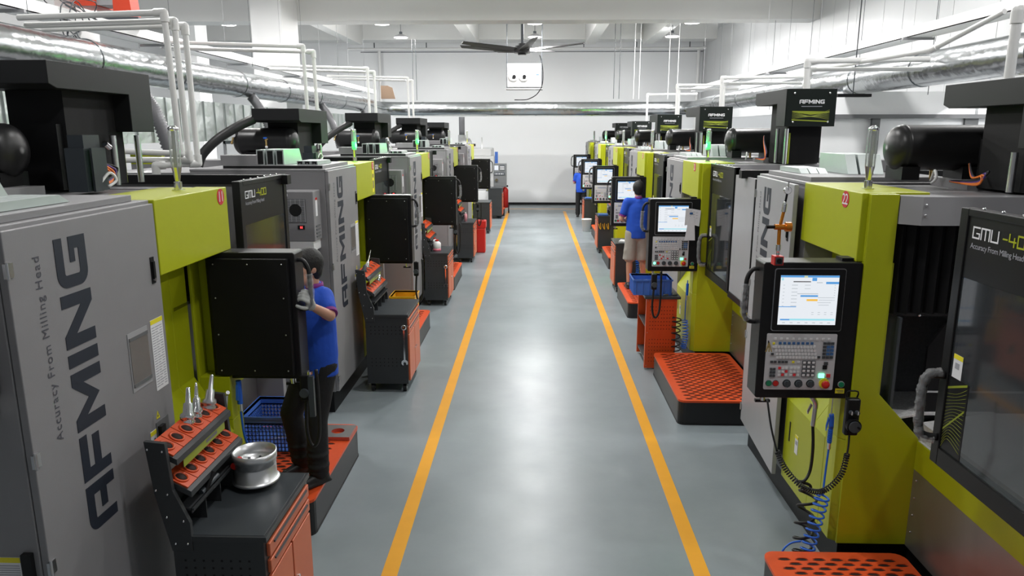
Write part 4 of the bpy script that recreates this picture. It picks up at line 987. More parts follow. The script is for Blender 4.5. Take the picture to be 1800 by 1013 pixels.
# hanging handwheels with looped cords from the pendants
def hangset(x, y, z, lab, s=1.0):
    t = thing('handwheel_controller', lab, 'handwheel', (x, y, z), 0, 'handwheels hanging from pendants')
    b = MB(); b.box(-.03, .03, -.03, .03, -.16, .02, BLACKS); b.build('case', t, bevel=.01)
    b = MB(); b.cyl((0, -.03, -.1), (0, -.05, -.1), .03, DGREY, n=16); b.build('dial', t)
    b = MB(); b.tube([(-.0, 0, -.16), (-.01, 0, -.36), (.01, 0, -.47), (.045, 0, -.48), (.075, 0, -.38), (.08, 0, -.1), (.075, 0, .05)], .012, RUBBER, 8, 6); b.build('looped_cord', t)
hangset(-1.50, 4.53, 1.22, 'black handwheel with looped cord under the near black pendant')
hangset(1.36, 8.08, 1.22, 'black handwheel with looped cord hanging over the blue crate')
hangset(-1.46, 8.9, 1.2, 'black handwheel hanging beside the leaning rack cart pendant')
hangset(-1.36, 12.6, 1.2, 'black handwheel hanging in front of the cart with pink bottle')
hangset(-1.30, 16.9, 1.15, 'black handwheel and cord by the red toolbox pendant')
b = MB(); b.box(3.98, 4.42, 10.0, 10.12, 3.25, 3.29, BLACK); b.cyl((4.2, 10.06, 3.29), (4.2, 10.06, 6.5), .008, DGREY, n=6); tag(b.build('bar_light'), 'short black bar hanging under the duct by the near air tank', 'bar light')
b = MB(); b.box(-1.475, -1.44, 4.50, 4.53, .95, 1.23, DGREY); b.cyl((-1.457, 4.50, 1.25), (-1.457, 4.50, 1.27), .02, CHROME, n=12); tag(b.build('metal_clip_bar'), 'narrow grey bar hanging under the near black pendant', 'bar')
# magnetic stand with dial on pendant 22
t = thing('magnetic_stand', 'orange jointed magnetic stand with dial on the near pendant', 'dial gauge stand', (1.385, 4.12, 2.062))
b = MB(); b.box(-.026, .026, -.03, .03, 0, .052, RED); b.box(-.02, .02, -.032, -.03, .006, .046, DGREY); b.cyl((0, -.032, .026), (0, -.04, .026), .014, BLACK, n=16); b.build('magnetic_base', t, bevel=.002)
b = MB(); b.cyl((0, 0, .052), (0, 0, .075), .009, CHROME); b.ball((0, 0, .08), .013, CHROME); b.cyl((0, 0, .085), (0, 0, .115), .014, CHROME); b.build('lower_joint', t)
b = MB(); b.cyl((0, 0, .115), (-.002, 0, .20), .010, ANOD); b.cyl((0.002, 0, .23), (.014, 0, .30), .009, ANOD); b.cyl((-.03, 0, .215), (.03, 0, .215), .016, ANOD, n=16); b.build('arm', t)
b = MB(); b.cyl((.03, 0, .215), (.062, 0, .215), .027, ANOD, n=10); b.cyl((-.075, 0, .215), (-.03, 0, .215), .010, BLACK, n=12); b.build('clamp_knob', t)
b = MB(); b.cyl((.014, 0, .30), (.018, 0, .345), .013, CHROME); b.ball((.018, 0, .35), .010, CHROME); b.cyl((.02, 0, .355), (.025, 0, .40), .006, BLACK); b.build('upper_joint', t)
b = MB(); b.cyl((.027, -.008, .42), (.027, .008, .42), .021, CHROME, n=24); b.cyl((.027, -.0095, .42), (.027, -.008, .42), .018, PAPER, n=24); b.box(.026, .028, -.0105, -.0095, .42, .436, INK); b.cyl((.03, 0, .44), (.03, 0, .465), .004, CHROME, n=8); b.build('dial', t)
b = MB(); 
for a in (-.5, .1, .6): b.box(1.335, 1.341, 4.02, 4.023, 1.60, 1.64, CHROME); b.prism([(1.338, 1.63), (1.338 + .03 * a, 1.575), (1.345 + .03 * a, 1.573), (1.346, 1.63)], 'y', 4.02 + .003 * a, 4.024 + .003 * a, BRASS)
tag(b.build('key_bunch'), 'bunch of keys hanging from the near pendant handle', 'keys')

# ================================================================== OVERHEAD
def duct(name, lab, path, r, rings):
    t = thing(name, lab, 'duct', path[0]); o = Vector(path[0])
    b = MB(); b.tube([Vector(p) - o for p in path], r, FOIL, 28); b.build('duct_body', t)
    for p, d in rings:
        b = MB(); p = Vector(p) - o; d = Vector(d).normalized(); b.cyl(p - d * .025, p + d * .025, r + .009, FOIL, n=28); b.build('joint_ring', t)
DZ = 3.56
el = lambda cx, cy, s: [(cx + s * .7 * math.cos(a), cy + .7 * math.sin(a), DZ - .06) for a in [R(180 - k * 15) for k in range(7)]]
PL = [(-4.8, y, DZ) for y in (-2, 4, 10, 16, 21)] + [(-4.8 + .9 * (1 - math.cos(R(k * 15))), 22.6 + .9 * math.sin(R(k * 15)), DZ - .05) for k in range(7)]
PR = [(4.85 - .9 * (1 - math.cos(R(k * 15))), 22.6 + .9 * math.sin(R(k * 15)), DZ - .05) for k in range(7)][::-1] + [(4.85, y, DZ) for y in (21, 16, 10, 4, -2)]
rl = [((-4.8, y, DZ), (0, 1, 0)) for y in (1.2, 3.6, 6.2, 8.0, 9.9, 12.0, 14.1, 16.2, 18.3, 20.4)] + [((x, 23.5, DZ - .05), (1, 0, 0)) for x in (-3.5, -1.35, .05, 1.8, 3.5)] + [((4.85, y, DZ), (0, 1, 0)) for y in (1.5, 4.2, 7.4, 9.6, 11.4, 13.2, 15.4, 17.6, 19.8)]
duct('foil_duct', 'long round silver duct running round three sides overhead', PL + [(-2, 23.5, DZ - .05), (0, 23.5, DZ - .05), (2, 23.5, DZ - .05)] + PR, .205, rl)
b = MB(); o = MB()
y = -2.0
while y < 24:
    y2 = y + 1.15
    b.box(-5.32, -4.95, y, y2 - .012, 2.66, 3.25, FOILR); [b.box(-4.95, -4.93, y + .03 + q * .38, y + .042 + q * .38, 2.66, 3.25, FOILR) for q in range(3)]; y = y2
t = thing('rectangular_duct', 'flat sided silver duct low behind the grey machine row', 'duct', (-5.1, 0, 2.66)); q = b.build('duct_body', t); q.location = (5.1, 0, -2.66)
for y in range(0, 24, 4):
    b = MB(); b.box(-5.30, -5.26, y + .5, y + .54, 0, 2.66, GREYL); b.box(-5.01, -4.97, y + .5, y + .54, 0, 2.66, GREYL); b.box(-5.30, -4.97, y + .5, y + .54, 2.6, 2.66, GREYL)
    q = b.build('support_stand', t); q.location = (5.1, 0, -2.66)
b = MB(); 
for k in range(9): b.box(-4.6 + k * 1.02, -4.6 + k * 1.02 + 1.0, 24.1, 24.5, 3.3, 3.5, FOILR)
tag(b.build('rectangular_duct'), 'shallow silver duct just below and behind the far round duct', 'duct')
for (y, lab) in ((8.75, 'ribbed grey hose dropping behind the nearest head cover'), (12.4, 'ribbed grey hose above the second air tank'), (16.5, 'ribbed grey hose beside the third head cover'), (20.5, 'ribbed grey hose farthest along the duct')):
    b = MB(); P = spline([Vector(p) for p in ((-4.72, y, DZ - .18), (-4.62, y + .02, DZ - .33), (-4.48, y + .03, DZ - .62), (-4.36, y + .05, 2.45))], 26)
    b.tube(P, .08, HOSE, 14, rs=[.085 if k % 2 else .066 for k in range(len(P))]); tag(b.build('ribbed_hose'), lab, 'hose', 'ribbed hoses under the duct')
def tray(x, z, lab):
    t = thing('cable_tray', lab, 'cable tray', (x, 0, z)); 
    b = MB(); b.box(-.15, .15, -2, 23, 0, .01, WPLA); b.box(-.15, -.14, -2, 23, 0, .12, WPLA); b.box(.14, .15, -2, 23, 0, .12, WPLA); b.build('tray', t)
    for k in range(8): b = MB(); y = 1.5 + k * 2.8; b.box(-.2, .2, y, y + .03, -.03, 0, GREYL); b.cyl((-.22, y + .02, -.05), (-.22, y + .02, 6.5 - z), .003, GREYL, n=6); b.cyl((.22, y + .02, -.05), (.22, y + .02, 6.5 - z), .003, DGREY, n=6); b.build('bracket', t)
tray(-5.0, 3.93, 'white cable tray above the round duct on the grey machine row')
tray(4.9, 3.98, 'white cable tray above the round duct on the wall side')
b = MB(); r3 = random.Random(3)
P = [Vector((-4.85 + r3.uniform(-.15, .15), 7.9 + r3.uniform(-.35, .35), 3.95 + r3.uniform(-.25, .22))) for k in range(26)]; b.tube(P, .006, DGREY, 5, 5); tag(b.build('wire_tangle'), 'tangle of loose wires hanging from the cable tray', 'wires')
b = MB(); P = [Vector((4.6 + r3.uniform(-.15, .15), 6.6 + r3.uniform(-.3, .3), 3.9 + r3.uniform(-.25, .25))) for k in range(20)]; b.tube(P, .006, DGREY, 5, 5); tag(b.build('wire_tangle'), 'loose wires hanging above the duct near the top corner', 'wires')
def pipe(P, lab, r=.025, grp='white overhead pipes'):
    t = thing('white_pipe', lab, 'pipe', P[0], 0, grp); o = Vector(P[0])
    P = [Vector(p) - o for p in P]
    b = MB()
    for a, c in zip(P, P[1:]): b.cyl(a, c, r, PVC, n=12)
    b.build('pipe_run', t)
    for k in range(1, len(P) - 1):
        a = (P[k - 1] - P[k]).normalized(); c = (P[k + 1] - P[k]).normalized()
        b = MB(); b.cyl(P[k], P[k] + a * .075, r + .009, PVC, n=12); b.cyl(P[k], P[k] + c * .075, r + .009, PVC, n=12); b.ball(P[k], r + .009, PVC, 12); b.build('elbow', t)
pipe([(-4.25, 6.2, 3.72), (-3.03, 6.2, 3.755), (-3.0, 6.2, 2.62), (-3.42, 6.1, 2.64)], 'nearest tall white pipe, top bend highest')
pipe([(-4.25, 6.28, 3.67), (-2.99, 6.28, 3.70), (-2.97, 6.28, 2.565), (-3.5, 6.1, 2.57)], 'middle of the three nearest white pipes')
pipe([(-4.2, 6.42, 3.66), (-2.97, 6.42, 3.68), (-2.93, 6.36, 2.53), (-3.2, 6.15, 2.52), (-3.2, 6.15, 2.44)], 'inner of the three nearest white pipes with low bend')
for (y, z, l1, l2) in ((9.85, 3.89, 'outer white pipe over the second air tank', 'inner white pipe over the second air tank'), (13.6, 3.92, 'outer white pipe before the ribbed hoses', 'inner white pipe before the ribbed hoses'), (17.9, 4.05, 'outer white pipe nearest the far duct', 'inner white pipe nearest the far duct')):
    pipe([(-4.95, y, z + .06), (-3.02, y, z), (-3.0, y, 2.5)], l1); pipe([(-4.95, y + .15, z + .0), (-2.94, y + .18, z - .05), (-2.92, y + .18, 2.5)], l2)
for (y, z, l1, l2) in ((5.2, 3.58, 'thick white pipe in the top corner above the near head cover', None), (9.0, 3.61, 'white pipe behind the second head cover', 'second of the white pipes behind the second head cover'), (13.0, 3.70, 'white pipe behind the third head cover', 'second of the white pipes behind the third head cover'), (17.0, 3.82, 'white pipe fourth along the wall side', 'inner white pipe fourth along the wall side'), (21.4, 3.83, 'white pipe farthest on the wall side', None)):
    pipe([(4.60, y, z + .02), (3.2, y, z), (3.2, y, 2.48)], l1, .032 if y < 10 else .028)
    if l2: pipe([(4.60, y + .15, z - .08), (3.28, y + .15, z - .08), (3.28, y + .15, 2.48)], l2)
pipe([(3.7, 10.1, 3.60), (3.95, 7.7, 3.60), (4.1, 6.85, 3.83)], 'white pipe slanting along above the near duct', .025)
for x in (5.4,):
    for k in range(5):
        y = 8.2 + k * 2.3
        b = MB(); b.cyl((x, y, 3.76 if x < 5 else 3.3), (x, y, 6.55), .005, DGREY, n=6); tag(b.build('hanger_wire'), 'thin hanger wire from the ceiling in front of the white panels', 'wire', 'hanger wires on the wall side')
for (x, y) in ((-3.52, 21.8), (-3.42, 21.8)):
    b = MB(); b.cyl((x, y, 3.7), (x, y, 5.4), .008, DGREY, n=6); tag(b.build('hanger_wire'), 'thin wire hanging beside the lamp near the column', 'wire', 'hanger wires near the column')
for (x, k) in ((2.2, 0), (2.35, 0), (2.75, 1), (2.9, 1), (3.7, 2), (3.95, 2)):
    b = MB(); b.cyl((x, 21, 3.7 + .0), (x, 21, 5.75), .009, WPLA if k else DGREY, n=6); tag(b.build('hanger_wire'), 'thin conduit dropping between fan and panelled wall', 'wire', 'conduits between fan and wall')
b = MB(); b.cyl((-7, 28.3, 5.82), (6.3, 28.3, 5.82), .05, PVC); 
t = thing('water_pipe', 'white pipe along the top of the back wall', 'pipe', (0, 28.3, 5.82)); q = b.build('pipe_run', t); q.location = (0, -28.3, -5.82)
for k in range(8): b = MB(); b.box(-6 + k * 1.95, -5.97 + k * 1.95, -.02, .02, 0, .35, DGREY); b.build('clamp', t)
b = MB(); b.cyl((6.1, 28.5, 0), (6.1, 28.5, 5.8), .06, PVC); tag(b.build('drain_pipe'), 'white vertical pipe in the back corner by the wall panels', 'pipe')
b = MB(); b.cyl((-5.85, 28.5, 0), (-5.85, 28.5, 5.8), .06, PVC); tag(b.build('drain_pipe'), 'white vertical pipe on the back wall near the column', 'pipe')
t = thing('brown_board', 'brown board piece leaning above the far duct', 'board', (-4.55, 22.2, 3.76)); b = MB(); b.prism([(0, 0), (.42, 0), (.34, .32), (.2, .38), (0, .38)], 'y', 0, .04, CARD); b.build('board', t)
# ceiling fan
t = thing('ceiling_fan', 'large dark ceiling fan hanging over the aisle', 'ceiling fan', (-.30, 18.2, 4.72))
b = MB(); b.cyl((0, 0, .05), (0, 0, 1.83), .035, DGREY); b.cyl((0, 0, 1.0), (0, 0, 1.83), .05, BLACK); b.build('down_rod', t)
b = MB(); b.cyl((0, 0, -.08), (0, 0, .08), .19, FAN_B, n=28); b.cyl((0, 0, -.12), (0, 0, -.08), .10, BLACK); b.cyl((0, 0, .08), (0, 0, .14), .10, FAN_B); b.build('motor_hub', t)
for k, (a, lift) in enumerate(((172, .06), (204, .05), (345, .0), (60, .05), (118, .05), (282, .03))):
    b = MB(Matrix.Rotation(R(a), 4, 'Z') @ Matrix.Rotation(R(14), 4, 'X'))
    L_ = 1.5
    b.prism([(.15, -.11), (.4, -.14), (L_, -.08), (L_, .07), (.4, .14), (.15, .09)], 'z', -.008, .008, FAN_B)
    for i, v in enumerate(b.v): b.v[i] = (v[0], v[1], v[2] + .10 * (v[0] ** 2 + v[1] ** 2) / 2.25 + .0)
    b.build('blade', t)
# box unit on the back, two round fans
t = thing('fan_coil_unit', 'white boxed unit with two round fans hung before the back wall', 'air unit', (-.73, 20, 3.965))
b = MB(); b.box(0, .92, 0, .45, 0, .60, WPLA); b.build('casing', t, bevel=.01)
for x in (.19, .46):
    b = MB(); b.lathe([(.13, 0), (.13, -.02), (.10, -.025), (.06, -.005), (0, -.005)], (x - .02, 0, .27), WPLA, 'y', 28); b.cyl((x, -.01, .26), (x, -.03, .26), .05, BLACK, n=20); b.build('round_fan', t)
b = MB(); b.box(.77, .85, -.003, 0, .30, .33, KEYB); b.box(.77, .88, -.003, 0, .24, .26, SCRG if False else INKG); b.box(.66, .82, -.003, 0, .49, .50, INKG); b.box(.66, .8, -.003, 0, .46, .47, INKG); b.build('label_plate', t)
for x in (0, .92): b = MB(); b.cyl((x, .0, -.07), (x, .0, 2.58), .012, DGREY, n=6); b.build('hanger_rod', t)
b = MB(); b.box(-.03, .95, -.02, .47, -.06, -.03, GREYL); b.build('support_rail', t)
b = MB(); b.tube([(.86, 0, .62 + .2), (.92, 0, .62), (.95, -.02, .35), (.93, -.02, .05), (.8, .0, -.18), (.6, .0, -.30), (.45, 0, -.33), (.2, 0, -.33)], .012, BLACK, 8, 6); b.build('power_cable', t)
# red hoist cabinet up on the near column side
t = thing('red_switch_cabinet', 'red and grey boxes up beside the column top', 'electrical box', (-5.35, 8.9, 4.12))
b = MB(); b.prism([(-.06, .13), (.2, .13), (.22, 1.6), (-.15, 1.6)], 'y', 0, .35, REDO); b.build('red_box', t)
b = MB(); b.box(.20, .40, .02, .3, .14, 1.6, GREYL); b.build('grey_channel', t)
b = MB(); b.prism([(.40, .0), (.62, -.0), (.50, 1.6), (.43, 1.6)], 'y', 0, .2, REDO); b.build('red_plate', t)
b = MB(); b.box(-.1, .7, -.02, .4, -.06, 0, DGREY); b.build('base_rail', t)

# ================================================================== BACK GROUND
t = thing('white_machine', 'white machine with grey control panel at the far end', 'machine', (-1.33, 24.7, 0))
b = MB(); b.box(-2.0, 0, 0, 1.8, 0, 2.0, WPLA); b.box(-2.0, -.1, .1, 1.7, 2.0, 2.25, WPLA); b.build('housing', t, bevel=.03)
b = MB(); b.box(-.60, -.15, -.02, 0, .9, 1.85, WPLA); b.box(-.20, -.18, -.04, -.02, 1.2, 1.75, BLACK); b.build('door', t)
b = MB(); b.box(0, .43, -.5, -.38, 1.03, 1.79, MGREY); cp = b.build('control_panel', t, bevel=.01)
b = MB(); b.box(.03, .16, -.505, -.5, 1.57, 1.72, SCR); b.build('screen', cp)
b = MB(); b.box(.21, .37, -.51, -.5, 1.55, 1.74, DGREY); b.box(.02, .38, -.51, -.5, 1.40, 1.50, DGREY)
for i in range(4):
    for j in range(3): b.box(.225 + i * .035, .245 + i * .035, -.515, -.51, 1.58 + j * .045, 1.61 + j * .045, KEYW)
for i in range(7): b.box(.04 + i * .045, .065 + i * .045, -.515, -.51, 1.43, 1.47, KEYW if i % 2 else INKG)
b.cyl((.10, -.5, 1.25), (.10, -.53, 1.25), .05, CHROME, n=16)
b.build('key_cluster', cp)
b = MB(); b.box(.15, .30, -.4, 0, 1.15, 1.6, MGREY); b.build('panel_arm', t)
b = MB(); b.cyl((-.43, .3, 2.25), (-.43, .3, 2.62), .02, WPLA); b.build('signal_light', t)
b = MB(); b.lathe([(0, 0), (.2, 0), (.22, .2), (.16, .33), (0, .36)], (-1.0, .5, 2.25), WPLA, n=24); b.cyl((-1.15, .8, 2.25), (-1.15, .8, 2.7), .13, WPLA); b.cyl((-1.15, .8, 2.7), (-1.15, .8, 3.3), .10, HOSE); b.build('extractor_hood', t)
b = MB(); b.box(.02, .12, .0, .1, 1.75, 2.15, BLUEC); b.build('blue_post', t)
t = thing('wheeled_extinguisher', 'red wheeled fire extinguisher by the back wall end of the row', 'fire extinguisher', (-1.02, 25.6, 0))
b = MB(); b.lathe([(0, .2), (.13, .2), (.13, .82), (.08, .9), (0, .92)], (0, 0, 0), RED, n=24); b.build('cylinder', t)
for x in (-.14, .14): b = MB(); b.cyl((x - .02, .08, .15), (x + .02, .08, .15), .15, RUBBER, n=24); b.cyl((x - .022, .08, .15), (x + .022, .08, .15), .06, STEEL, n=12); b.build('wheel', t)
b = MB(); b.box(-.12, .12, -.03, .03, .92, .98, BLACK); b.tube([(0, -.1, .9), (-.1, -.16, .7), (-.05, -.16, .5)], .012, BLACK, 8, 5); b.build('valve_and_hose', t)
# neighbouring row glimpsed behind: lime box, carton stack
t = thing('neighbour_machine', 'grey and lime machine top glimpsed behind the near air tank', 'machine', (5.6, 9.3, 0))
b = MB(); b.box(-.9, 1.2, -.8, .45, 0, 2.2, GREY); b.build('body', t, bevel=.02); b = MB(); b.box(.15, .7, -.8, .2, 2.2, 2.5, LIME); b.build('upper_box', t, bevel=.01)
t = thing('neighbour_machine', 'grey and lime machine top glimpsed behind the three nearest white pipes', 'machine', (-5.0, 9.2, 0))
b = MB(); b.box(-.1, .15, 0, .6, 0, 2.4, GREY); b.build('body', t); b = MB(); b.box(-.1, .3, 0, .3, 2.4, 2.52, LIME); b.build('upper_box', t)
for k in range(14):
    b = MB(); x = 6.22 + r3.uniform(-.015, .015); b.box(x, x + .14, 9.9, 10.2, 2.5 + k * .028, 2.522 + k * .028, CARD); tag(b.build('flat_carton'), 'flat brown carton in the stack behind the near air tank', 'carton', 'stacked flat cartons')
b = MB(); b.box(6.1, 6.5, 9.85, 10.25, 0, 2.49, GREYL); tag(b.build('cabinet'), 'tall grey cabinet carrying the flat cartons', 'cabinet')

# ================================================================== PEOPLE
def hand(b, w, d, n, m, curl=.5, s=1.0, side=1):
    """w wrist, d hand direction, n palm normal (fingers close towards it), side: +1 thumb along d x n"""
    d = Vector(d).normalized(); n = Vector(n); n = (n - d * n.dot(d)).normalized(); t = d.cross(n) * side
    w = Vector(w)
    b.caps(w, w + d * .04 * s, .023 * s, .026 * s, m, 10)
    for k, (o, L) in enumerate(((.030, .075), (.010, .082), (-.010, .077), (-.029, .062))):
        base = w + d * .088 * s + t * o * s
        b.caps(w + d * .025 * s + t * o * .7 * s, base, .014 * s, .0115 * s, m, 8)
        p = base; a = 0
        for q, f in enumerate((.45, .32, .23)):
            a += curl * (1.25 if q else .9) + .05 * k
            dd = d * math.cos(a) + n * math.sin(a); p2 = p + dd * L * f * s
            b.caps(p, p2, (.0098 - .0008 * q) * s, (.0092 - .0009 * q) * s, m, 8); p = p2
    p = w + d * .03 * s + t * .028 * s
    for q, L in enumerate((.04, .032, .026)):
        dd = (d * (.75 - .1 * q) + t * (.65 - .35 * q) + n * (.25 + .35 * q * curl)).normalized(); p2 = p + dd * L * s
        b.caps(p, p2, (.0135 - .0015 * q) * s, (.0115 - .0012 * q) * s, m, 8); p = p2
def rem(v, it=4):
    def f(o):
        r = o.modifiers.new('remesh', 'REMESH'); r.mode = 'VOXEL'; r.voxel_size = v; r.use_smooth_shade = True
        s = o.modifiers.new('smooth', 'SMOOTH'); s.factor = .5; s.iterations = it
    return f
def person(label, loc, rotz, H, J, trousers='long', glove=False, voxel=.009, headturn=0, wrinkle=0):
    t = thing('person', label, 'person', loc, rotz); k = H / 1.72
    V = lambda p: Vector(p) * k
    j = {n: V(p) for n, p in J.items() if not isinstance(p, (int, float))}
    hips = (j['hip_r'] + j['hip_l']) / 2; ch = j['chest']; nk = j['neck']; hc = j['head']
    Qh = Matrix.Rotation(headturn, 3, 'Z')
    b = MB()
    m = SKIN
    # head
    b.ball(hc + V((0, 0, .02)), .098 * k, m, 20, (.80, .98, 1.08), Qh); b.ball(hc + Qh @ V((0, .018, -.06)), .066 * k, m, 16, (.88, 1.0, 1.0), Qh)
    b.caps(hc + Qh @ V((0, .085, .02)), hc + Qh @ V((0, .108, -.022)), .008 * k, .012 * k, m, 8)
    for s in (-1, 1): b.ball(hc + Qh @ V((s * .082, .0, -.005)), .03 * k, m, 10, (.3, .6, 1.0), Qh)
    b.ball(hc + Qh @ V((0, .083, -.06)), .018 * k, m, 8, (1.3, .5, .5), Qh); b.ball(hc + Qh @ V((0, .075, -.1)), .02 * k, m, 8)
    b.caps(nk + V((0, 0, -.05)), hc + V((0, -.015, -.06)), .055 * k, .05 * k, m, 12)
    # trunk
    b.ball(ch, .16 * k, m, 16, (1.0, .62, 1.1)); b.ball((hips + ch) / 2, .145 * k, m, 16, (.95, .65, 1.2)); b.ball(hips, .15 * k, m, 16, (1.0, .72, .8))
    for s in ('l', 'r'):
        b.caps(j['hip_' + s], j['knee_' + s], .078 * k, .050 * k, m); b.caps(j['knee_' + s], j['knee_' + s].lerp(j['ankle_' + s], .3) + V((0, -.012, 0)), .047 * k, .053 * k, m)
        b.caps(j['knee_' + s].lerp(j['ankle_' + s], .3) + V((0, -.012, 0)), j['ankle_' + s], .053 * k, .034 * k, m)
        b.caps(j['ankle_' + s], j['ankle_' + s] + V((0, .07, -.055)), .030 * k, .016 * k, m)
        b.caps(nk + V((0, 0, -.06)), j['sho_' + s], .05 * k, .056 * k, m)
        b.caps(j['sho_' + s], j['elb_' + s], .050 * k, .040 * k, m); b.caps(j['elb_' + s], j['wri_' + s], .040 * k, .026 * k, m)
        if not (glove and s == 'l'): hand(b, j['wri_' + s], j['hd_' + s], J['hn_' + s], m, J.get('curl_' + s, .35), k, J.get('side_' + s, 1))
        else: b.caps(j['wri_' + s], j['wri_' + s] + j['hd_' + s].normalized() * .05, .024 * k, .024 * k, m)
    b.build('body', t, mods=rem(voxel))
    b = MB(); b.ball(hc + Qh @ V((0, -.014, .034)), .108 * k, HAIR, 22, (.84, .97, 1.02), Qh)
    b.ball(hc + Qh @ V((0, -.04, -.02)), .085 * k, HAIR, 16, (.88, .75, .95), Qh); b.ball(hc + Qh @ V((0, .045, .085)), .055 * k, HAIR, 14, (1.1, .8, .55), Qh)
    for s in (-1, 1): b.ball(hc + Qh @ V((s * .066, -.028, .01)), .042 * k, HAIR, 10, (.5, .9, 1.2), Qh)
    for q in range(26):
        a = q * 2.4; b.ball(hc + Qh @ V((.075 * math.cos(a) * (q / 26) ** .5, -.01 + .085 * math.sin(a) * (q / 26) ** .5, .118 - .05 * q / 26)), .016 * k, HAIR, 6)
    b.build('hair', t, mods=rem(.008, 2))
    for s in (-1, 1): b = MB(); b.ball(hc + Qh @ V((s * .032, .083, .012)), .010 * k, PAPER, 10); b.ball(hc + Qh @ V((s * .032, .0905, .012)), .005 * k, BLACK, 8); b.build('eye', t)
    # polo
    b = MB(); b.ball(ch, .18 * k, POLO, 20, (1.0, .68, 1.1)); mid = (hips + ch) / 2
    for s_ in (-1, 1): b.caps(hips + V((s_ * .062, 0, .08)), ch + V((s_ * .06, 0, -.05)), .118 * k, .115 * k, POLO, 18)
    b.prism([(hips.x + .178 * k * math.cos(2 * PI * q / 28), hips.y + .132 * k * math.sin(2 * PI * q / 28)) for q in range(28)], 'z', hips.z - .075 * k, hips.z + .14 * k, POLO)
    b.ball(ch.lerp(mid, .5), .17 * k, POLO, 20, (1.0, .72, 1.15)); b.ball(mid, .165 * k, POLO, 20, (1.0, .76, 1.1)); b.ball(hips + V((0, 0, .06)), .172 * k, POLO, 20, (1.06, .80, .70))
    for q in range(9):
        a = q * 2 * PI / 9; p = hips + V((.160 * math.cos(a), .116 * math.sin(a), -.05)); b.caps(p, p + V((0, 0, .2)), .02 * k, .02 * k, POLO, 8)
    for s in ('l', 'r'):
        b.caps(nk + V((0, 0, -.065)), j['sho_' + s], .066 * k, .072 * k, POLO); c = j['sho_' + s].lerp(j['elb_' + s], .62); b.caps(j['sho_' + s], c, .072 * k, .062 * k, POLO)
    b.caps(nk + V((0, -.01, -.06)), nk + V((0, 0, -.01)), .075 * k, .062 * k, POLO)
    b.build('polo_shirt', t, mods=rem(voxel * 1.1))
    b = MB()
    b.lathe([(.058, -.015), (.066, -.015), (.060, .03), (.054, .03), (.058, -.015)], nk + V((0, 0, .0)), POLOT, n=24); b.build('collar', t)
    for s in ('l', 'r'):
        c = j['sho_' + s].lerp(j['elb_' + s], .62); d = (j['elb_' + s] - j['sho_' + s]).normalized(); b = MB(); b.cyl(c + d * .035 * k, c + d * .060 * k, .060 * k, POLOT, .058 * k, 20); b.build('sleeve_trim', t)
    b = MB(); m2 = TROU if trousers == 'long' else SHORT
    b.ball(hips + V((0, 0, -.01)), .165 * k, m2, 18, (1.0, .74, .8))
    for s in ('l', 'r'):
        kn = j['knee_' + s]; hp = j['hip_' + s]; an = j['ankle_' + s]
        if trousers == 'long':
            b.caps(hp, kn, .098 * k, .082 * k, m2, 18); b.caps(kn, an + V((0, 0, .0)), .080 * k, .072 * k, m2, 18)
            for q in range(5): p = kn.lerp(an, .55 + .11 * q); b.ball(p + V((.006 * (-1) ** q, .008, 0)), (.080 + .005 * (q % 2)) * k, m2, 12, (1, 1, .35))
        else:
            e = hp.lerp(kn, .97); b.caps(hp, e, .108 * k, .09 * k, m2, 20); b.cyl(hp.lerp(kn, .5), hp.lerp(kn, 1.06), .10 * k, m2, .108 * k, 20)
            b.ball(hp.lerp(kn, .7) + V((.07 if s == 'r' else -.07, -.02, 0)), .06 * k, m2, 12, (.7, 1, 1.2))
    b.build('trousers' if trousers == 'long' else 'shorts', t, mods=rem(voxel * 1.2, 3))
    for s in ('l', 'r'):
        an = j['ankle_' + s]; b = MB(); z0 = an.z
        b.caps(Vector((an.x, an.y - .035 * k, .045 * k + 0)), Vector((an.x, an.y + .05 * k, .045 * k)), .045 * k, .045 * k, SHOE, 14); b.caps(Vector((an.x, an.y + .05 * k, .045 * k)), Vector((an.x, an.y + .15 * k, .034 * k)), .044 * k, .032 * k, SHOE, 14)
        b.ball((an.x, an.y + .0, .07 * k), .048 * k, SHOE, 12); b.prism([(an.x - .045 * k, an.y - .08 * k), (an.x + .045 * k, an.y - .08 * k), (an.x + .05 * k, an.y + .12 * k), (an.x, an.y + .185 * k), (an.x - .05 * k, an.y + .12 * k)], 'z', .002, .022, SHOE)
        b.build('shoe', t, mods=rem(.009, 2))
    return t, j, k
BASE = dict(ankle_l=(-.10, 0, .10), ankle_r=(.10, 0, .10), knee_l=(-.10, .02, .49), knee_r=(.10, .02, .49), hip_l=(-.085, 0, .90), hip_r=(.085, 0, .90),
            chest=(0, 0, 1.27), neck=(0, -.015, 1.46), head=(0, .02, 1.60), sho_l=(-.175, -.01, 1.40), sho_r=(.175, -.01, 1.40))
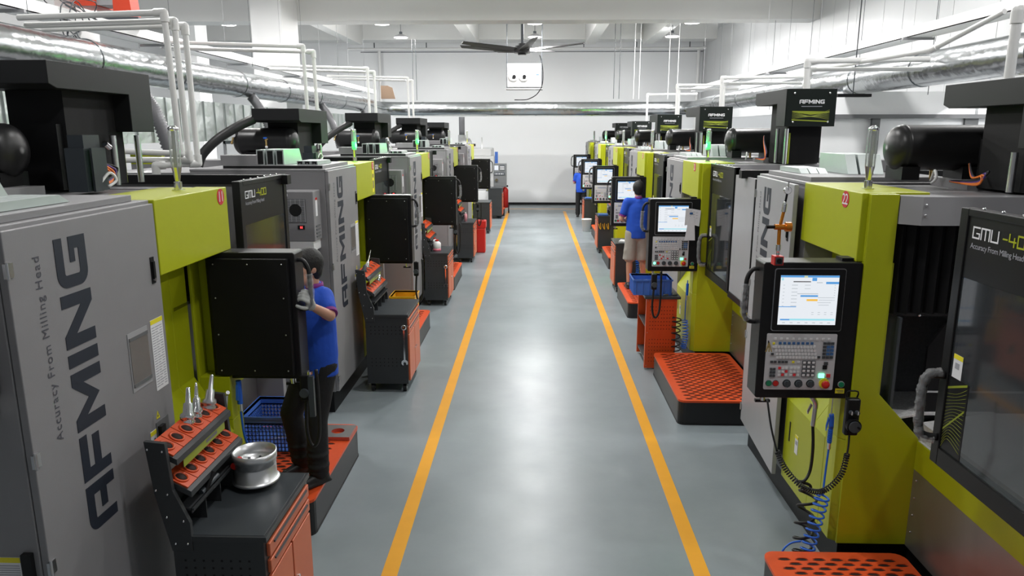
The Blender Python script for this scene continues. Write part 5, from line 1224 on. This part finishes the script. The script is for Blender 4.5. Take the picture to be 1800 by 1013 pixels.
# worker behind the near pendant
LW = Vector((-1.555, 4.98, .272)); ph = R(140)
def wl(p, H=1.72): 
    v = Matrix.Rotation(-ph, 3, 'Z') @ (Vector(p) - LW); return tuple(v / (H / 1.72))
J = dict(BASE)
grip = Vector((-1.445, 4.575, 1.735))
J.update(ankle_l=wl((-1.56, 4.90, .37)), ankle_r=wl((-1.74, 5.08, .37)), knee_l=wl((-1.56, 4.90, .77)), knee_r=wl((-1.78, 5.02, .77)),
         sho_l=wl((-1.475, 4.96, 1.665)), elb_l=wl((-1.40, 4.83, 1.56)), wri_l=wl((-1.475, 4.66, 1.67)), hd_l=tuple(Matrix.Rotation(-ph, 3, 'Z') @ Vector((.15, -.75, .65))), hn_l=tuple(Matrix.Rotation(-ph, 3, 'Z') @ Vector((-.9, -.1, .1))), curl_l=.85, side_l=1,
         elb_r=wl((-1.86, 4.90, 1.42)), wri_r=wl((-1.80, 4.72, 1.55)), hd_r=tuple(Matrix.Rotation(-ph, 3, 'Z') @ Vector((.1, -.9, .3))), hn_r=tuple(Matrix.Rotation(-ph, 3, 'Z') @ Vector((0, -.3, -1))), head=(0, .03, 1.60))
t, j, k = person('person in blue polo and black trousers gripping the near pendant handle', tuple(LW), ph, 1.72, J, glove=True)
b = MB(); b.caps(j['wri_l'] - j['hd_l'].normalized() * .0, j['wri_l'] + j['hd_l'].normalized() * .03, .034, .034, GLOVE); hand(b, j['wri_l'] + j['hd_l'].normalized() * .02, j['hd_l'], J['hn_l'], GLOVE, .85, 1.22, 1)
b.build('glove', t, mods=rem(.006, 2))
# worker in shorts seen from behind
J = dict(BASE); J.update(elb_l=(-.26, .0, 1.13), wri_l=(-.17, .20, 1.08), hd_l=(.3, .9, .1), hn_l=(.9, -.2, -.2), elb_r=(.25, .03, 1.13), wri_r=(.16, .24, 1.10), hd_r=(-.2, .95, .2), hn_r=(-.9, -.1, -.2), ankle_l=(-.11, .0, .10), knee_l=(-.11, 0, .49), ankle_r=(.15, .06, .10), side_l=-1)
person('person in blue polo and khaki shorts, back to us, at a screen', (1.70, 11.95, .252), R(4), 1.76, J, trousers='short', voxel=.012)
J = dict(BASE); J.update(elb_l=(-.24, .02, 1.14), wri_l=(-.13, .20, 1.12), hd_l=(.3, .9, .1), hn_l=(.9, 0, -.2), elb_r=(.24, .02, 1.14), wri_r=(.13, .22, 1.14), hd_r=(-.3, .9, .1), hn_r=(-.9, 0, -.2), side_l=-1)
person('distant person in blue polo and black trousers by the back wall', (1.58, 24.55, .0), R(-6), 1.72, J, voxel=.016)
